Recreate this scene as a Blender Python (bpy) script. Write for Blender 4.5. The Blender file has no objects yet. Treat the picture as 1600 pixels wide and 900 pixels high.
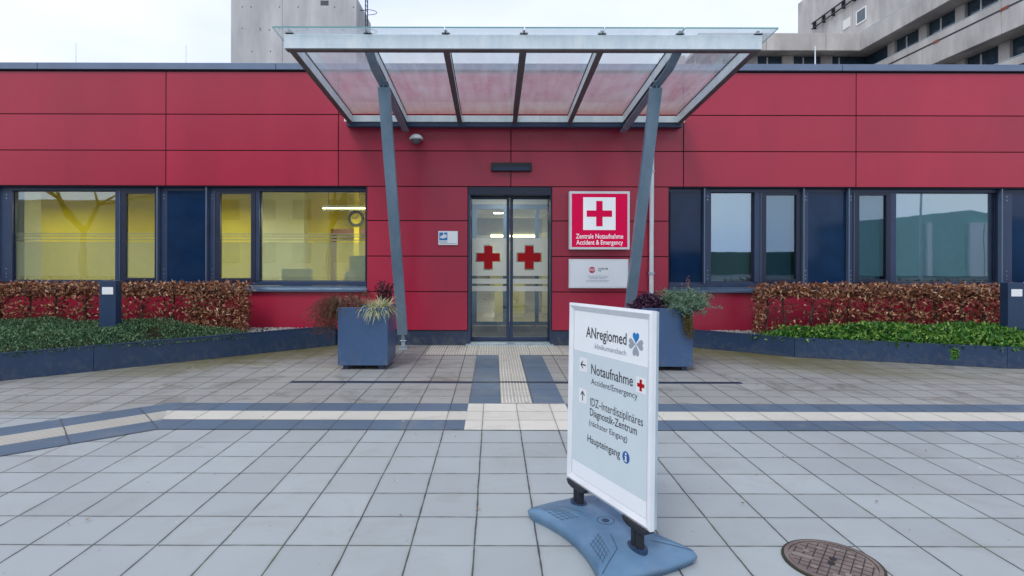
import bpy, bmesh, math, random
from mathutils import Vector, Matrix
S = bpy.context.scene
C = S.collection
R = math.radians
rnd = random.Random(7)

# ------------------------------------------------------------------ camera, world, sun, exposure
W, H = 1600.0, 900.0
FOC, PX, PY, EYE = 900.0, 771.0, 400.0, 1.5
cam = bpy.data.cameras.new('camera'); camo = bpy.data.objects.new('camera', cam); C.objects.link(camo)
cam.sensor_width = 36; cam.lens = FOC / W * 36
cam.shift_x = (800 - PX) / W; cam.shift_y = (PY - 450) / W
cam.clip_start = 0.05; cam.clip_end = 2000
camo.location = (0, 0, EYE); camo.rotation_euler = (R(90), R(-0.13), 0)
S.camera = camo
S.render.resolution_x = 1024; S.render.resolution_y = 576
S.view_settings.view_transform = 'Standard'; S.view_settings.look = 'None'
S.view_settings.exposure = 0.5; S.view_settings.gamma = 1; S.view_settings.use_curve_mapping = False
S.render.engine = 'CYCLES'
S.cycles.use_denoising = True
S.cycles.max_bounces = 8; S.cycles.transparent_max_bounces = 24
S.cycles.diffuse_bounces = 3; S.cycles.glossy_bounces = 3; S.cycles.transmission_bounces = 4
S.cycles.sample_clamp_indirect = 6
S.cycles.caustics_reflective = False; S.cycles.caustics_refractive = False

SUN_EL, SUN_AZ = 48, 205       # azimuth clockwise from +Y: behind the camera, a little to the left
world = bpy.data.worlds.new('World'); S.world = world; world.use_nodes = True
wn = world.node_tree; wn.nodes.clear()
def N(nt, t, **k):
    n = nt.nodes.new(t)
    for a, b in k.items(): setattr(n, a, b)
    return n
out = N(wn, 'ShaderNodeOutputWorld'); bg = N(wn, 'ShaderNodeBackground')
sky = N(wn, 'ShaderNodeTexSky', sky_type='NISHITA', sun_disc=False)
sky.sun_elevation = R(SUN_EL); sky.sun_rotation = R(SUN_AZ); sky.air_density = 1.2; sky.dust_density = 2
tc = N(wn, 'ShaderNodeTexCoord'); mp = N(wn, 'ShaderNodeMapping'); mp.inputs['Scale'].default_value = (1.2, 1.2, 3.2)
nz = N(wn, 'ShaderNodeTexNoise'); nz.inputs['Scale'].default_value = 1.6; nz.inputs['Detail'].default_value = 5
nz.inputs['Roughness'].default_value = .45
cr = N(wn, 'ShaderNodeValToRGB')
cr.color_ramp.elements[0].position = .3; cr.color_ramp.elements[0].color = (.62, .72, 1.0, 1)
cr.color_ramp.elements[1].position = .62; cr.color_ramp.elements[1].color = (.92, .94, 1.0, 1)
vm = N(wn, 'ShaderNodeVectorMath', operation='SCALE'); vm.inputs['Scale'].default_value = 9.0
mx = N(wn, 'ShaderNodeMixRGB'); mx.inputs[0].default_value = .88
L = wn.links.new
L(tc.outputs['Generated'], mp.inputs['Vector']); L(mp.outputs[0], nz.inputs['Vector']); L(nz.outputs['Fac'], cr.inputs[0])
L(cr.outputs[0], vm.inputs[0]); L(sky.outputs[0], mx.inputs[1]); L(vm.outputs[0], mx.inputs[2])
L(mx.outputs[0], bg.inputs[0]); bg.inputs[1].default_value = .1; L(bg.outputs[0], out.inputs[0])

sun = bpy.data.lights.new('sun', 'SUN'); suno = bpy.data.objects.new('sun', sun); C.objects.link(suno)
sun.energy = 0.95; sun.angle = R(16); sun.color = (1, .98, .96)
az = R(SUN_AZ); el = R(SUN_EL)
sd = Vector((math.sin(az) * math.cos(el), math.cos(az) * math.cos(el), math.sin(el)))
suno.rotation_euler = sd.to_track_quat('Z', 'Y').to_euler(); suno.location = (0, -5, 20)

# ------------------------------------------------------------------ helpers
F = 9.68                                              # distance of the facade
def WX(px, Y=F): return (px - PX) / FOC * Y
def WZ(py, Y=F): return EYE - (py - PY) / FOC * Y

class MB:
    """collects geometry in world coordinates"""
    def __init__(s): s.v = []; s.f = []; s.m = []; s.sm = []
    def add(s, vs, fs, mi=0, smooth=False):
        o = len(s.v); s.v += [tuple(p) for p in vs]
        for f in fs: s.f.append(tuple(i + o for i in f)); s.m.append(mi); s.sm.append(smooth)
        return s
    def box(s, x0, x1, y0, y1, z0, z1, mi=0):
        if x0 > x1: x0, x1 = x1, x0
        if y0 > y1: y0, y1 = y1, y0
        if z0 > z1: z0, z1 = z1, z0
        v = [(x0,y0,z0),(x1,y0,z0),(x1,y1,z0),(x0,y1,z0),(x0,y0,z1),(x1,y0,z1),(x1,y1,z1),(x0,y1,z1)]
        return s.add(v, [(0,3,2,1),(4,5,6,7),(0,1,5,4),(1,2,6,5),(2,3,7,6),(3,0,4,7)], mi)
    def beam(s, a, b, w, h, up=(0,0,1), mi=0):
        a = Vector(a); b = Vector(b); d = (b - a).normalized(); up = Vector(up)
        x = d.cross(up).normalized(); u = x.cross(d).normalized()
        v = []
        for p in (a, b):
            for sx, sz in ((-1,-1),(1,-1),(1,1),(-1,1)): v.append(p + x * w / 2 * sx + u * h / 2 * sz)
        return s.add(v, [(0,1,2,3),(7,6,5,4),(0,4,5,1),(1,5,6,2),(2,6,7,3),(3,7,4,0)], mi)
    def tube(s, pts, r, n=10, mi=0, caps=True):
        pts = [Vector(p) for p in pts]; rr = r if isinstance(r, (list, tuple)) else [r] * len(pts)
        vs = []; fs = []
        for i, p in enumerate(pts):
            d = (pts[min(i + 1, len(pts) - 1)] - pts[max(i - 1, 0)]).normalized()
            a = d.cross(Vector((0, 0, 1)))
            if a.length < 1e-3: a = d.cross(Vector((1, 0, 0)))
            a.normalize(); b = d.cross(a)
            for k in range(n):
                t = 2 * math.pi * k / n; vs.append(p + (a * math.cos(t) + b * math.sin(t)) * rr[i])
        for i in range(len(pts) - 1):
            for k in range(n): fs.append((i*n+k, i*n+(k+1) % n, (i+1)*n+(k+1) % n, (i+1)*n+k))
        s.add(vs, fs, mi, True)
        if caps:
            s.add(vs[:n], [tuple(range(n))], mi); s.add(vs[-n:], [tuple(reversed(range(n)))], mi)
        return s
    def prism(s, poly, z0, z1, mi=0):
        n = len(poly); v = [(x, y, z0) for x, y in poly] + [(x, y, z1) for x, y in poly]
        return s.add(v, [tuple(reversed(range(n))), tuple(range(n, 2*n))] + [(i, (i+1) % n, (i+1) % n + n, i + n) for i in range(n)], mi)
    def plate(s, poly, O, u, v, d0, d1, mi=0):
        """2-D polygon in the frame (O, u, v), extruded along its normal from d0 to d1"""
        O = Vector(O); u = Vector(u); v = Vector(v); n = u.cross(v).normalized(); k = len(poly)
        a = [O + u * x + v * y + n * d0 for x, y in poly] + [O + u * x + v * y + n * d1 for x, y in poly]
        return s.add(a, [tuple(reversed(range(k))), tuple(range(k, 2*k))] + [(i, (i+1) % k, (i+1) % k + k, i + k) for i in range(k)], mi)

ORG = {}
def tag(o, label=None, cat=None, group=None, kind=None):
    if label: o['label'] = label
    if cat: o['category'] = cat
    if group: o['group'] = group
    if kind: o['kind'] = kind
    return o
def thing(name, label, cat, loc, group=None):
    o = bpy.data.objects.new(name, None); C.objects.link(o); o.location = loc; o.empty_display_size = .1
    ORG[o.name] = Vector(loc); return tag(o, label, cat, group)
def build(mb, name, mats, parent=None, loc=None, bevel=0, seg=2, label=None):
    if not isinstance(mats, (list, tuple)): mats = [mats]
    org = ORG[parent.name] if parent else Vector(loc or (0, 0, 0))
    me = bpy.data.meshes.new(name)
    me.from_pydata([tuple(Vector(p) - org) for p in mb.v], [], mb.f)
    for m in mats: me.materials.append(m)
    me.polygons.foreach_set('material_index', mb.m); me.polygons.foreach_set('use_smooth', mb.sm)
    me.update()
    o = bpy.data.objects.new(name, me); C.objects.link(o)
    if parent: o.parent = parent
    else: o.location = org
    ORG[o.name] = org
    if bevel:
        b = o.modifiers.new('bevel', 'BEVEL'); b.width = bevel; b.segments = seg; b.limit_method = 'ANGLE'; b.angle_limit = R(40)
        b.harden_normals = False
    if label: o['label'] = label
    return o

# ------------------------------------------------------------------ materials
def new_mat(name):
    m = bpy.data.materials.new(name); m.use_nodes = True
    return m, m.node_tree, m.node_tree.nodes['Principled BSDF']
def col4(c): return (c[0], c[1], c[2], 1)
def pm(name, c, rough=.5, metal=0, var=.12, scale=3, streak=1.0, bump=0, bscale=60, rvar=.1, spec=.5, c2=None, detail=5):
    """principled material with procedural mottling, roughness variation and fine bump"""
    m, nt, p = new_mat(name); L = nt.links.new
    tc = N(nt, 'ShaderNodeTexCoord'); mp = N(nt, 'ShaderNodeMapping'); mp.inputs['Scale'].default_value = (1, 1, 1 / streak)
    L(tc.outputs['Object'], mp.inputs['Vector'])
    n1 = N(nt, 'ShaderNodeTexNoise'); n1.inputs['Scale'].default_value = scale; n1.inputs['Detail'].default_value = detail
    n1.inputs['Roughness'].default_value = .62
    L(mp.outputs[0], n1.inputs['Vector'])
    r = N(nt, 'ShaderNodeValToRGB'); a, b = r.color_ramp.elements; a.position = .3; b.position = .7
    if c2 is None:
        a.color = col4([x * (1 - var) for x in c]); b.color = col4([min(1, x * (1 + var)) for x in c])
    else: a.color = col4(c); b.color = col4(c2)
    L(n1.outputs['Fac'], r.inputs[0]); L(r.outputs[0], p.inputs['Base Color'])
    mr = N(nt, 'ShaderNodeMapRange'); mr.inputs['To Min'].default_value = max(0, rough - rvar); mr.inputs['To Max'].default_value = min(1, rough + rvar)
    L(n1.outputs['Fac'], mr.inputs['Value']); L(mr.outputs[0], p.inputs['Roughness'])
    p.inputs['Metallic'].default_value = metal; p.inputs['Specular IOR Level'].default_value = spec
    if bump:
        n2 = N(nt, 'ShaderNodeTexNoise'); n2.inputs['Scale'].default_value = bscale; n2.inputs['Detail'].default_value = 3
        L(tc.outputs['Object'], n2.inputs['Vector'])
        bp = N(nt, 'ShaderNodeBump'); bp.inputs['Strength'].default_value = bump; bp.inputs['Distance'].default_value = .01
        L(n2.outputs['Fac'], bp.inputs['Height']); L(bp.outputs[0], p.inputs['Normal'])
    return m
def leafmat(name, cols, rough=.55, transl=.25):
    m, nt, p = new_mat(name); L = nt.links.new
    g = N(nt, 'ShaderNodeNewGeometry'); r = N(nt, 'ShaderNodeValToRGB')
    while len(r.color_ramp.elements) < len(cols): r.color_ramp.elements.new(.5)
    for i, c in enumerate(cols):
        e = r.color_ramp.elements[i]; e.position = i / (len(cols) - 1); e.color = col4(c)
    L(g.outputs['Random Per Island'], r.inputs[0]); L(r.outputs[0], p.inputs['Base Color'])
    p.inputs['Roughness'].default_value = rough
    t = N(nt, 'ShaderNodeBsdfTranslucent'); L(r.outputs[0], t.inputs[0]); ms = N(nt, 'ShaderNodeMixShader'); ms.inputs[0].default_value = transl
    L(p.outputs[0], ms.inputs[1]); L(t.outputs[0], ms.inputs[2]); L(ms.outputs[0], nt.nodes['Material Output'].inputs[0])
    return m
def glassmat(name, refl=.12, tint=(.85, .9, .92), edge=.9):
    """thin pane: transmits straight through, mirrors more at grazing angles"""
    m, nt, p = new_mat(name); nt.nodes.remove(p); L = nt.links.new
    t = N(nt, 'ShaderNodeBsdfTransparent'); t.inputs[0].default_value = col4(tint)
    g = N(nt, 'ShaderNodeBsdfGlossy'); g.inputs['Roughness'].default_value = .015; g.inputs[0].default_value = (.74, .88, 1, 1)
    tc = N(nt, 'ShaderNodeTexCoord'); nn = N(nt, 'ShaderNodeTexNoise'); nn.inputs['Scale'].default_value = 1.4
    L(tc.outputs['Object'], nn.inputs['Vector'])
    bp = N(nt, 'ShaderNodeBump'); bp.inputs['Strength'].default_value = .012; bp.inputs['Distance'].default_value = .05
    L(nn.outputs['Fac'], bp.inputs['Height']); L(bp.outputs[0], g.inputs['Normal'])
    f = N(nt, 'ShaderNodeLayerWeight'); f.inputs[0].default_value = .25
    mr = N(nt, 'ShaderNodeMapRange'); mr.inputs['To Min'].default_value = refl; mr.inputs['To Max'].default_value = edge
    L(f.outputs['Fresnel'], mr.inputs['Value'])
    ms = N(nt, 'ShaderNodeMixShader'); L(mr.outputs[0], ms.inputs[0]); L(t.outputs[0], ms.inputs[1]); L(g.outputs[0], ms.inputs[2])
    L(ms.outputs[0], nt.nodes['Material Output'].inputs[0]); return m
def filmmat(name, c, clear=.3, diff=.5):
    """frosted foil: part clear, part scattering"""
    m, nt, p = new_mat(name); nt.nodes.remove(p); L = nt.links.new
    t = N(nt, 'ShaderNodeBsdfTransparent'); t.inputs[0].default_value = (.9, .92, .9, 1)
    d = N(nt, 'ShaderNodeBsdfDiffuse'); d.inputs[0].default_value = col4(c)
    tr = N(nt, 'ShaderNodeBsdfTranslucent'); tr.inputs[0].default_value = col4(c)
    a = N(nt, 'ShaderNodeMixShader'); a.inputs[0].default_value = diff; L(tr.outputs[0], a.inputs[1]); L(d.outputs[0], a.inputs[2])
    b = N(nt, 'ShaderNodeMixShader'); b.inputs[0].default_value = clear; L(a.outputs[0], b.inputs[1]); L(t.outputs[0], b.inputs[2])
    L(b.outputs[0], nt.nodes['Material Output'].inputs[0]); return m
def emit(name, c, s):
    m, nt, p = new_mat(name); p.inputs['Base Color'].default_value = col4(c)
    p.inputs['Emission Color'].default_value = col4(c); p.inputs['Emission Strength'].default_value = s; return m

M = {}
M['red'] = pm('red_panel', (.37, .017, .050), rough=.30, var=.10, scale=.9, streak=3, rvar=.06, bump=.02, bscale=400)
M['backing'] = pm('dark_backing', (.006, .005, .007), rough=.9)
M['navy'] = pm('navy_metal', (.016, .042, .10), rough=.42, var=.12, scale=2, bump=.02, bscale=200)
M['plinth'] = pm('plinth_metal', (.022, .04, .08), rough=.5, var=.2, scale=4)
M['frame'] = pm('anthracite_frame', (.024, .045, .10), rough=.38, var=.1, scale=4)
M['frame_d'] = pm('anthracite_deep', (.010, .018, .045), rough=.42, var=.1, scale=4)
M['sill'] = pm('sill_metal', (.09, .14, .22), rough=.35, metal=.3, var=.1)
M['coping'] = pm('coping_metal', (.14, .19, .28), rough=.38, metal=.35, var=.1, scale=1.5)
M['roofing'] = pm('roof_gravel', (.2, .2, .19), rough=.95, bump=.4, bscale=60)
M['bluefr'] = pm('blue_steel_frame', (.06, .13, .24), rough=.4)
M['galv'] = pm('galvanised_steel', (.30, .40, .48), c2=(.50, .60, .66), rough=.42, metal=.25, scale=7, streak=2.2, bump=.03, bscale=120)
M['galv_l'] = pm('galvanised_beam', (.62, .74, .80), c2=(.90, .95, .96), rough=.4, metal=.0, scale=6, streak=2.8, detail=8)
M['post'] = pm('post_steel', (.15, .235, .32), c2=(.26, .37, .47), rough=.38, metal=.15, scale=2.2, streak=2.5)
M['under'] = pm('shaded_flange', (.085, .075, .085), c2=(.14, .13, .14), rough=.6, scale=5)  # shade beneath rafters and front beam, put into the strip's dark colour
def splash(m, top, amt=.55, zoff=0):
    nt = m.node_tree; p = nt.nodes['Principled BSDF']; src = p.inputs['Base Color'].links[0].from_socket; L = nt.links.new
    tc = N(nt, 'ShaderNodeTexCoord'); sp = N(nt, 'ShaderNodeSeparateXYZ'); L(tc.outputs['Object'], sp.inputs[0])
    mp = N(nt, 'ShaderNodeMapping'); mp.inputs['Scale'].default_value = (1, 1, .8); L(tc.outputs['Object'], mp.inputs[0])
    n = N(nt, 'ShaderNodeTexNoise'); n.inputs['Scale'].default_value = 14; n.inputs['Detail'].default_value = 8; n.inputs['Roughness'].default_value = .7; L(mp.outputs[0], n.inputs['Vector'])
    z = N(nt, 'ShaderNodeMapRange'); L(sp.outputs[2], z.inputs['Value']); z.inputs['From Min'].default_value = 0; z.inputs['From Max'].default_value = top; z.inputs['To Min'].default_value = .16; z.inputs['To Max'].default_value = 0
    a = N(nt, 'ShaderNodeMath', operation='ADD'); L(n.outputs['Fac'], a.inputs[0]); L(z.outputs[0], a.inputs[1])
    k = N(nt, 'ShaderNodeMapRange', interpolation_type='SMOOTHSTEP'); L(a.outputs[0], k.inputs['Value']); k.inputs['From Min'].default_value = .56; k.inputs['From Max'].default_value = .74; k.inputs['To Max'].default_value = amt
    x = N(nt, 'ShaderNodeMixRGB'); L(k.outputs[0], x.inputs[0]); L(src, x.inputs[1]); x.inputs[2].default_value = (.17, .17, .16, 1); L(x.outputs[0], p.inputs['Base Color'])
splash(M['navy'], .3, .16); splash(M['plinth'], .25, .3)
M['chrome'] = pm('bolt_steel', (.5, .52, .55), rough=.3, metal=.9)
M['black'] = pm('black_rubber', (.012, .014, .02), rough=.5, var=.2)
M['white'] = pm('white_plastic', (.78, .8, .82), rough=.35, var=.03)
M['alu'] = pm('aluminium_frame', (.70, .74, .78), c2=(.80, .83, .86), rough=.33, metal=.15, scale=5)
M['concrete'] = pm('old_concrete', (.30, .31, .325), c2=(.60, .61, .62), rough=.85, scale=.55, streak=4, detail=9, bump=.1, bscale=8)
M['concrete2'] = pm('weathered_concrete', (.34, .33, .325), c2=(.64, .62, .60), rough=.85, scale=.6, streak=2.5, detail=9, bump=.1, bscale=8)
M['farglass'] = pm('far_window', (.03, .06, .09), rough=.08, var=.3, spec=.8)
M['glass'] = glassmat('window_glass', .15, (.85, .9, .9))
M['glass_r'] = glassmat('solar_glass', .26, (.86, .95, .97))
M['glass_rs'] = glassmat('solar_sash_glass', .16, (.62, .76, .82))
M['glass_door'] = glassmat('door_glass', .10, (.88, .93, .93))
M['film'] = filmmat('frosted_film', (.58, .64, .60), .42, .5)
M['film_door'] = filmmat('door_film', (.76, .79, .76), .12, .6)
M['dark_panel'] = pm('navy_glass_panel', (.006, .026, .075), rough=.07, var=.2, rvar=.02, spec=.3)
M['yellow'] = pm('yellow_wall', (.70, .56, .008), rough=.7, var=.06)
M['cream'] = pm('cream_wall', (.62, .60, .36), rough=.8, var=.05)
M['hallwall'] = pm('corridor_wall', (.36, .38, .37), rough=.8, var=.1)
M['ceil'] = pm('ceiling_white', (.75, .76, .74), rough=.9, var=.03)
M['room'] = pm('grey_room', (.35, .38, .4), rough=.8, var=.05)
M['lino'] = pm('lino_floor', (.30, .27, .2), rough=.3, var=.1)
M['matt'] = pm('door_mat', (.03, .035, .045), rough=.95, bump=.5, bscale=200)
M['blind'] = pm('blind_slat', (.34, .50, .56), rough=.5, var=.03)
M['pale_yellow'] = pm('pale_yellow', (.75, .70, .30), rough=.6, var=.05)
M['lamp'] = emit('lamp_tube', (1, .97, .85), 9)
M['lamp_y'] = emit('lamp_warm', (1, .93, .5), 5)
M['soil'] = pm('soil', (.05, .038, .028), rough=.95, var=.4, scale=15, bump=.8, bscale=40)
M['pebble'] = pm('pebble', (.35, .34, .32), rough=.8, var=.5, scale=30, bump=1, bscale=40)
M['redmark'] = pm('red_print', (.40, .0, .006), spec=.2, rough=.4, var=.04)
M['crimson'] = pm('crimson_print', (.60, .0, .06), rough=.35, var=.04)
M['bluemark'] = pm('blue_print', (.012, .19, .50), rough=.4, var=.05)
M['ink'] = pm('ink', (.035, .045, .06), rough=.5, var=.1)
M['inkgrey'] = pm('grey_print', (.30, .35, .41), rough=.5, var=.05)
M['inklight'] = pm('light_grey_print', (.44, .50, .57), rough=.5, var=.05)
M['poster'] = pm('poster_paper', (.84, .88, .91), rough=.22, var=.02)
M['postergrey'] = pm('poster_grey', (.60, .69, .73), rough=.22, var=.03)
M['stain'] = pm('rust', (.1, .05, .03), rough=.9)
M['bark'] = pm('bark', (.06, .045, .035), rough=.95, bump=.6, bscale=60)
M['brown_leaf'] = leafmat('beech_leaf', [(.07, .018, .010), (.22, .075, .036), (.38, .17, .085), (.72, .50, .32)], .6, .2)
M['dark_leaf'] = leafmat('dark_evergreen', [(.012, .045, .02), (.035, .10, .04), (.075, .17, .07), (.17, .30, .14)], .5, .2)
M['bright_leaf'] = leafmat('bright_groundcover', [(.015, .07, .012), (.04, .16, .02), (.09, .27, .04), (.30, .46, .09)], .42, .3)
M['straw'] = leafmat('striped_grass', [(.26, .32, .15), (.55, .58, .32), (.78, .76, .52)], .6, .3)
M['heather'] = leafmat('heather', [(.16, .04, .06), (.40, .16, .14), (.50, .34, .24)], .7, .2)
M['rustyfern'] = leafmat('rust_conifer', [(.05, .035, .02), (.11, .05, .03), (.16, .06, .045), (.13, .11, .04)], .8, .2)
M['darksprig'] = leafmat('dark_sprig', [(.02, .01, .015), (.06, .018, .025), (.1, .03, .04)], .6, .1)
M['purple'] = leafmat('purple_leaf', [(.018, .008, .022), (.05, .012, .045), (.11, .03, .09)], .45, .15)
M['sage'] = leafmat('sage_green', [(.05, .11, .07), (.13, .23, .15), (.30, .42, .30)], .6, .25)
M['trail'] = leafmat('olive_trail', [(.07, .05, .02), (.12, .11, .03)], .8, .2)
M['litter'] = leafmat('leaf_litter', [(.12, .05, .03), (.3, .2, .14), (.5, .45, .4)], .8, 0)

# ---- paving: grid joints worked out from the surface coordinates
def paver_mat(name, base, x0, y0, sx, sy, joint=.004, rot=0, tone=.06, moss=True, ridge=None, algae=False):
    m, nt, p = new_mat(name); L = nt.links.new
    def mth(op, a=None, b=None, c=None):
        n = N(nt, 'ShaderNodeMath', operation=op)
        for i, v in enumerate((a, b, c)):
            if v is None: continue
            if isinstance(v, (int, float)): n.inputs[i].default_value = v
            else: L(v, n.inputs[i])
        return n.outputs[0]
    tc = N(nt, 'ShaderNodeTexCoord')
    mp = N(nt, 'ShaderNodeMapping', vector_type='TEXTURE'); mp.inputs['Location'].default_value = (x0, y0, 0); mp.inputs['Rotation'].default_value = (0, 0, rot)
    L(tc.outputs['Object'], mp.inputs['Vector'])
    wob = N(nt, 'ShaderNodeTexNoise'); wob.inputs['Scale'].default_value = 2.5; wob.inputs['Detail'].default_value = 3; L(tc.outputs['Object'], wob.inputs['Vector'])
    sp = N(nt, 'ShaderNodeSeparateXYZ'); L(mp.outputs[0], sp.inputs[0])
    wv = mth('MULTIPLY', mth('SUBTRACT', wob.outputs['Fac'], .5), .012)
    u = mth('DIVIDE', mth('ADD', sp.outputs[0], wv), sx); v = mth('DIVIDE', mth('SUBTRACT', sp.outputs[1], wv), sy)
    fu = mth('FRACT', u); fv = mth('FRACT', v)
    du = mth('MULTIPLY', mth('MINIMUM', fu, mth('SUBTRACT', 1, fu)), sx); dv = mth('MULTIPLY', mth('MINIMUM', fv, mth('SUBTRACT', 1, fv)), sy)
    fine = N(nt, 'ShaderNodeTexNoise'); fine.inputs['Scale'].default_value = 9; fine.inputs['Detail'].default_value = 4; L(tc.outputs['Object'], fine.inputs['Vector'])
    d = mth('MINIMUM', du, dv)
    jw = mth('MULTIPLY', mth('ADD', mth('MULTIPLY', fine.outputs['Fac'], 1.5), .2), joint)
    jm = mth('SUBTRACT', 1, mth('SMOOTHSTEP', 0, 1, 0)) if False else None
    mr = N(nt, 'ShaderNodeMapRange', interpolation_type='SMOOTHSTEP')
    L(d, mr.inputs['Value']); L(mth('MULTIPLY', jw, .45), mr.inputs['From Min']); L(mth('MULTIPLY', jw, 1.3), mr.inputs['From Max'])
    mr.inputs['To Min'].default_value = 1; mr.inputs['To Max'].default_value = 0
    jmask = mr.outputs[0]
    # per-slab tone
    cmb = N(nt, 'ShaderNodeCombineXYZ'); L(mth('FLOOR', u), cmb.inputs[0]); L(mth('FLOOR', v), cmb.inputs[1])
    wnz = N(nt, 'ShaderNodeTexWhiteNoise', noise_dimensions='2D'); L(cmb.outputs[0], wnz.inputs['Vector'])
    big = N(nt, 'ShaderNodeTexNoise'); big.inputs['Scale'].default_value = .8; big.inputs['Detail'].default_value = 8; big.inputs['Roughness'].default_value = .65; L(tc.outputs['Object'], big.inputs['Vector'])
    grit = N(nt, 'ShaderNodeTexNoise'); grit.inputs['Scale'].default_value = 220; grit.inputs['Detail'].default_value = 2; L(tc.outputs['Object'], grit.inputs['Vector'])
    k = mth('ADD', mth('MULTIPLY', mth('SUBTRACT', wnz.outputs['Value'], .5), tone * 2), 1)
    k = mth('ADD', k, mth('MULTIPLY', mth('SUBTRACT', big.outputs['Fac'], .5), .34))
    k = mth('ADD', k, mth('MULTIPLY', mth('SUBTRACT', grit.outputs['Fac'], .5), .22))
    # dirt creeping in from the joints
    em = N(nt, 'ShaderNodeMapRange', interpolation_type='SMOOTHSTEP'); L(d, em.inputs['Value']); em.inputs['From Min'].default_value = 0; em.inputs['From Max'].default_value = .03
    em.inputs['To Min'].default_value = .2; em.inputs['To Max'].default_value = 0
    k = mth('SUBTRACT', k, mth('MULTIPLY', em.outputs[0], fine.outputs['Fac']))
    vs = N(nt, 'ShaderNodeVectorMath', operation='SCALE'); vs.inputs[0].default_value = base; L(k, vs.inputs['Scale'])
    colr = vs.outputs[0]
    def mixc(fac, a, b):
        n = N(nt, 'ShaderNodeMixRGB'); 
        if isinstance(fac, float): n.inputs[0].default_value = fac
        else: L(fac, n.inputs[0])
        for i, q in ((1, a), (2, b)):
            if isinstance(q, tuple): n.inputs[i].default_value = col4(q)
            else: L(q, n.inputs[i])
        return n.outputs[0]
    st = N(nt, 'ShaderNodeTexNoise'); st.inputs['Scale'].default_value = 1.9; st.inputs['Detail'].default_value = 9; st.inputs['Roughness'].default_value = .7; st.inputs['Distortion'].default_value = .8; L(tc.outputs['Object'], st.inputs['Vector'])
    sm = N(nt, 'ShaderNodeMapRange', interpolation_type='SMOOTHSTEP'); L(st.outputs['Fac'], sm.inputs['Value']); sm.inputs['From Min'].default_value = .50; sm.inputs['From Max'].default_value = .66
    sm.inputs['To Max'].default_value = .62 if algae else .24
    colr = mixc(sm.outputs[0], colr, (.15, .14, .125) if algae else (.25, .25, .23))
    # pale specks and small dark bits
    spk = N(nt, 'ShaderNodeTexVoronoi'); spk.inputs['Scale'].default_value = 2.4; L(tc.outputs['Object'], spk.inputs['Vector'])
    colr = mixc(mth('MULTIPLY', mth('LESS_THAN', spk.outputs['Distance'], .035), .45), colr, (.62, .62, .6))
    spk2 = N(nt, 'ShaderNodeTexVoronoi'); spk2.inputs['Scale'].default_value = 6.5; L(tc.outputs['Object'], spk2.inputs['Vector'])
    colr = mixc(mth('MULTIPLY', mth('LESS_THAN', spk2.outputs['Distance'], .05), .35), colr, (.09, .08, .07))
    if algae:
        s2 = N(nt, 'ShaderNodeSeparateXYZ'); L(tc.outputs['Object'], s2.inputs[0])
        X, Y = s2.outputs[0], s2.outputs[1]
        # wet green film beside the planting beds: distance to the two bed edges
        dl = mth('ADD', mth('MULTIPLY', mth('ADD', X, 2.66), .66), mth('MULTIPLY', mth('SUBTRACT', 9.66, Y), .75))
        dr = mth('ADD', mth('MULTIPLY', mth('SUBTRACT', 3.31, X), .6), mth('MULTIPLY', mth('SUBTRACT', 9.53, Y), .8))
        for dd, lo, hi in ((dl, .25, 1.3), (dr, .3, 1.6)):
            dist = mth('ADD', dd, mth('MULTIPLY', mth('SUBTRACT', st.outputs['Fac'], .5), 3.2))
            a = N(nt, 'ShaderNodeMapRange', interpolation_type='SMOOTHSTEP'); L(dist, a.inputs['Value']); a.inputs['From Min'].default_value = lo; a.inputs['From Max'].default_value = hi
            a.inputs['To Min'].default_value = .95; a.inputs['To Max'].default_value = 0
            near = N(nt, 'ShaderNodeMapRange', interpolation_type='SMOOTHSTEP'); L(Y, near.inputs['Value']); near.inputs['From Min'].default_value = 6.3; near.inputs['From Max'].default_value = 7.4
            fade = N(nt, 'ShaderNodeMapRange', interpolation_type='SMOOTHSTEP'); L(mth('ABSOLUTE', mth('SUBTRACT', X, .3)), fade.inputs['Value']); fade.inputs['From Min'].default_value = 3.8; fade.inputs['From Max'].default_value = 6.2; fade.inputs['To Min'].default_value = 1; fade.inputs['To Max'].default_value = .22
            off = mth('MULTIPLY', mth('MULTIPLY', fade.outputs[0], mth('LESS_THAN', mth('ABSOLUTE', dd), 3)), mth('ADD', .35, mth('MULTIPLY', st.outputs['Fac'], 1.15)))
            inn = N(nt, 'ShaderNodeMapRange', interpolation_type='SMOOTHSTEP'); L(mth('ABSOLUTE', mth('SUBTRACT', X, .3)), inn.inputs['Value']); inn.inputs['From Min'].default_value = 1.5; inn.inputs['From Max'].default_value = 2.3
            colr = mixc(mth('MULTIPLY', mth('MULTIPLY', a.outputs[0], near.outputs[0]), mth('MULTIPLY', off, inn.outputs[0])), colr, (.115, .105, .03))
    if moss:
        mo = N(nt, 'ShaderNodeTexNoise'); mo.inputs['Scale'].default_value = 1.3; L(tc.outputs['Object'], mo.inputs['Vector'])
        a = N(nt, 'ShaderNodeMapRange'); L(mo.outputs['Fac'], a.inputs['Value']); a.inputs['From Min'].default_value = .5; a.inputs['From Max'].default_value = .62
        jc = mixc(a.outputs[0], (.035, .037, .036), (.045, .07, .018))
    else: jc = (.05, .052, .05)
    colr = mixc(mth('MULTIPLY', jmask, .93), colr, jc)
    L(colr, p.inputs['Base Color']); p.inputs['Roughness'].default_value = .62
    rr = N(nt, 'ShaderNodeMapRange'); L(big.outputs['Fac'], rr.inputs['Value']); rr.inputs['From Min'].default_value = .3; rr.inputs['From Max'].default_value = .7
    rr.inputs['To Min'].default_value = .42; rr.inputs['To Max'].default_value = .75; L(rr.outputs[0], p.inputs['Roughness'])
    hgt = mth('ADD', mth('MULTIPLY', jmask, -1), mth('MULTIPLY', grit.outputs['Fac'], .12))
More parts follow.
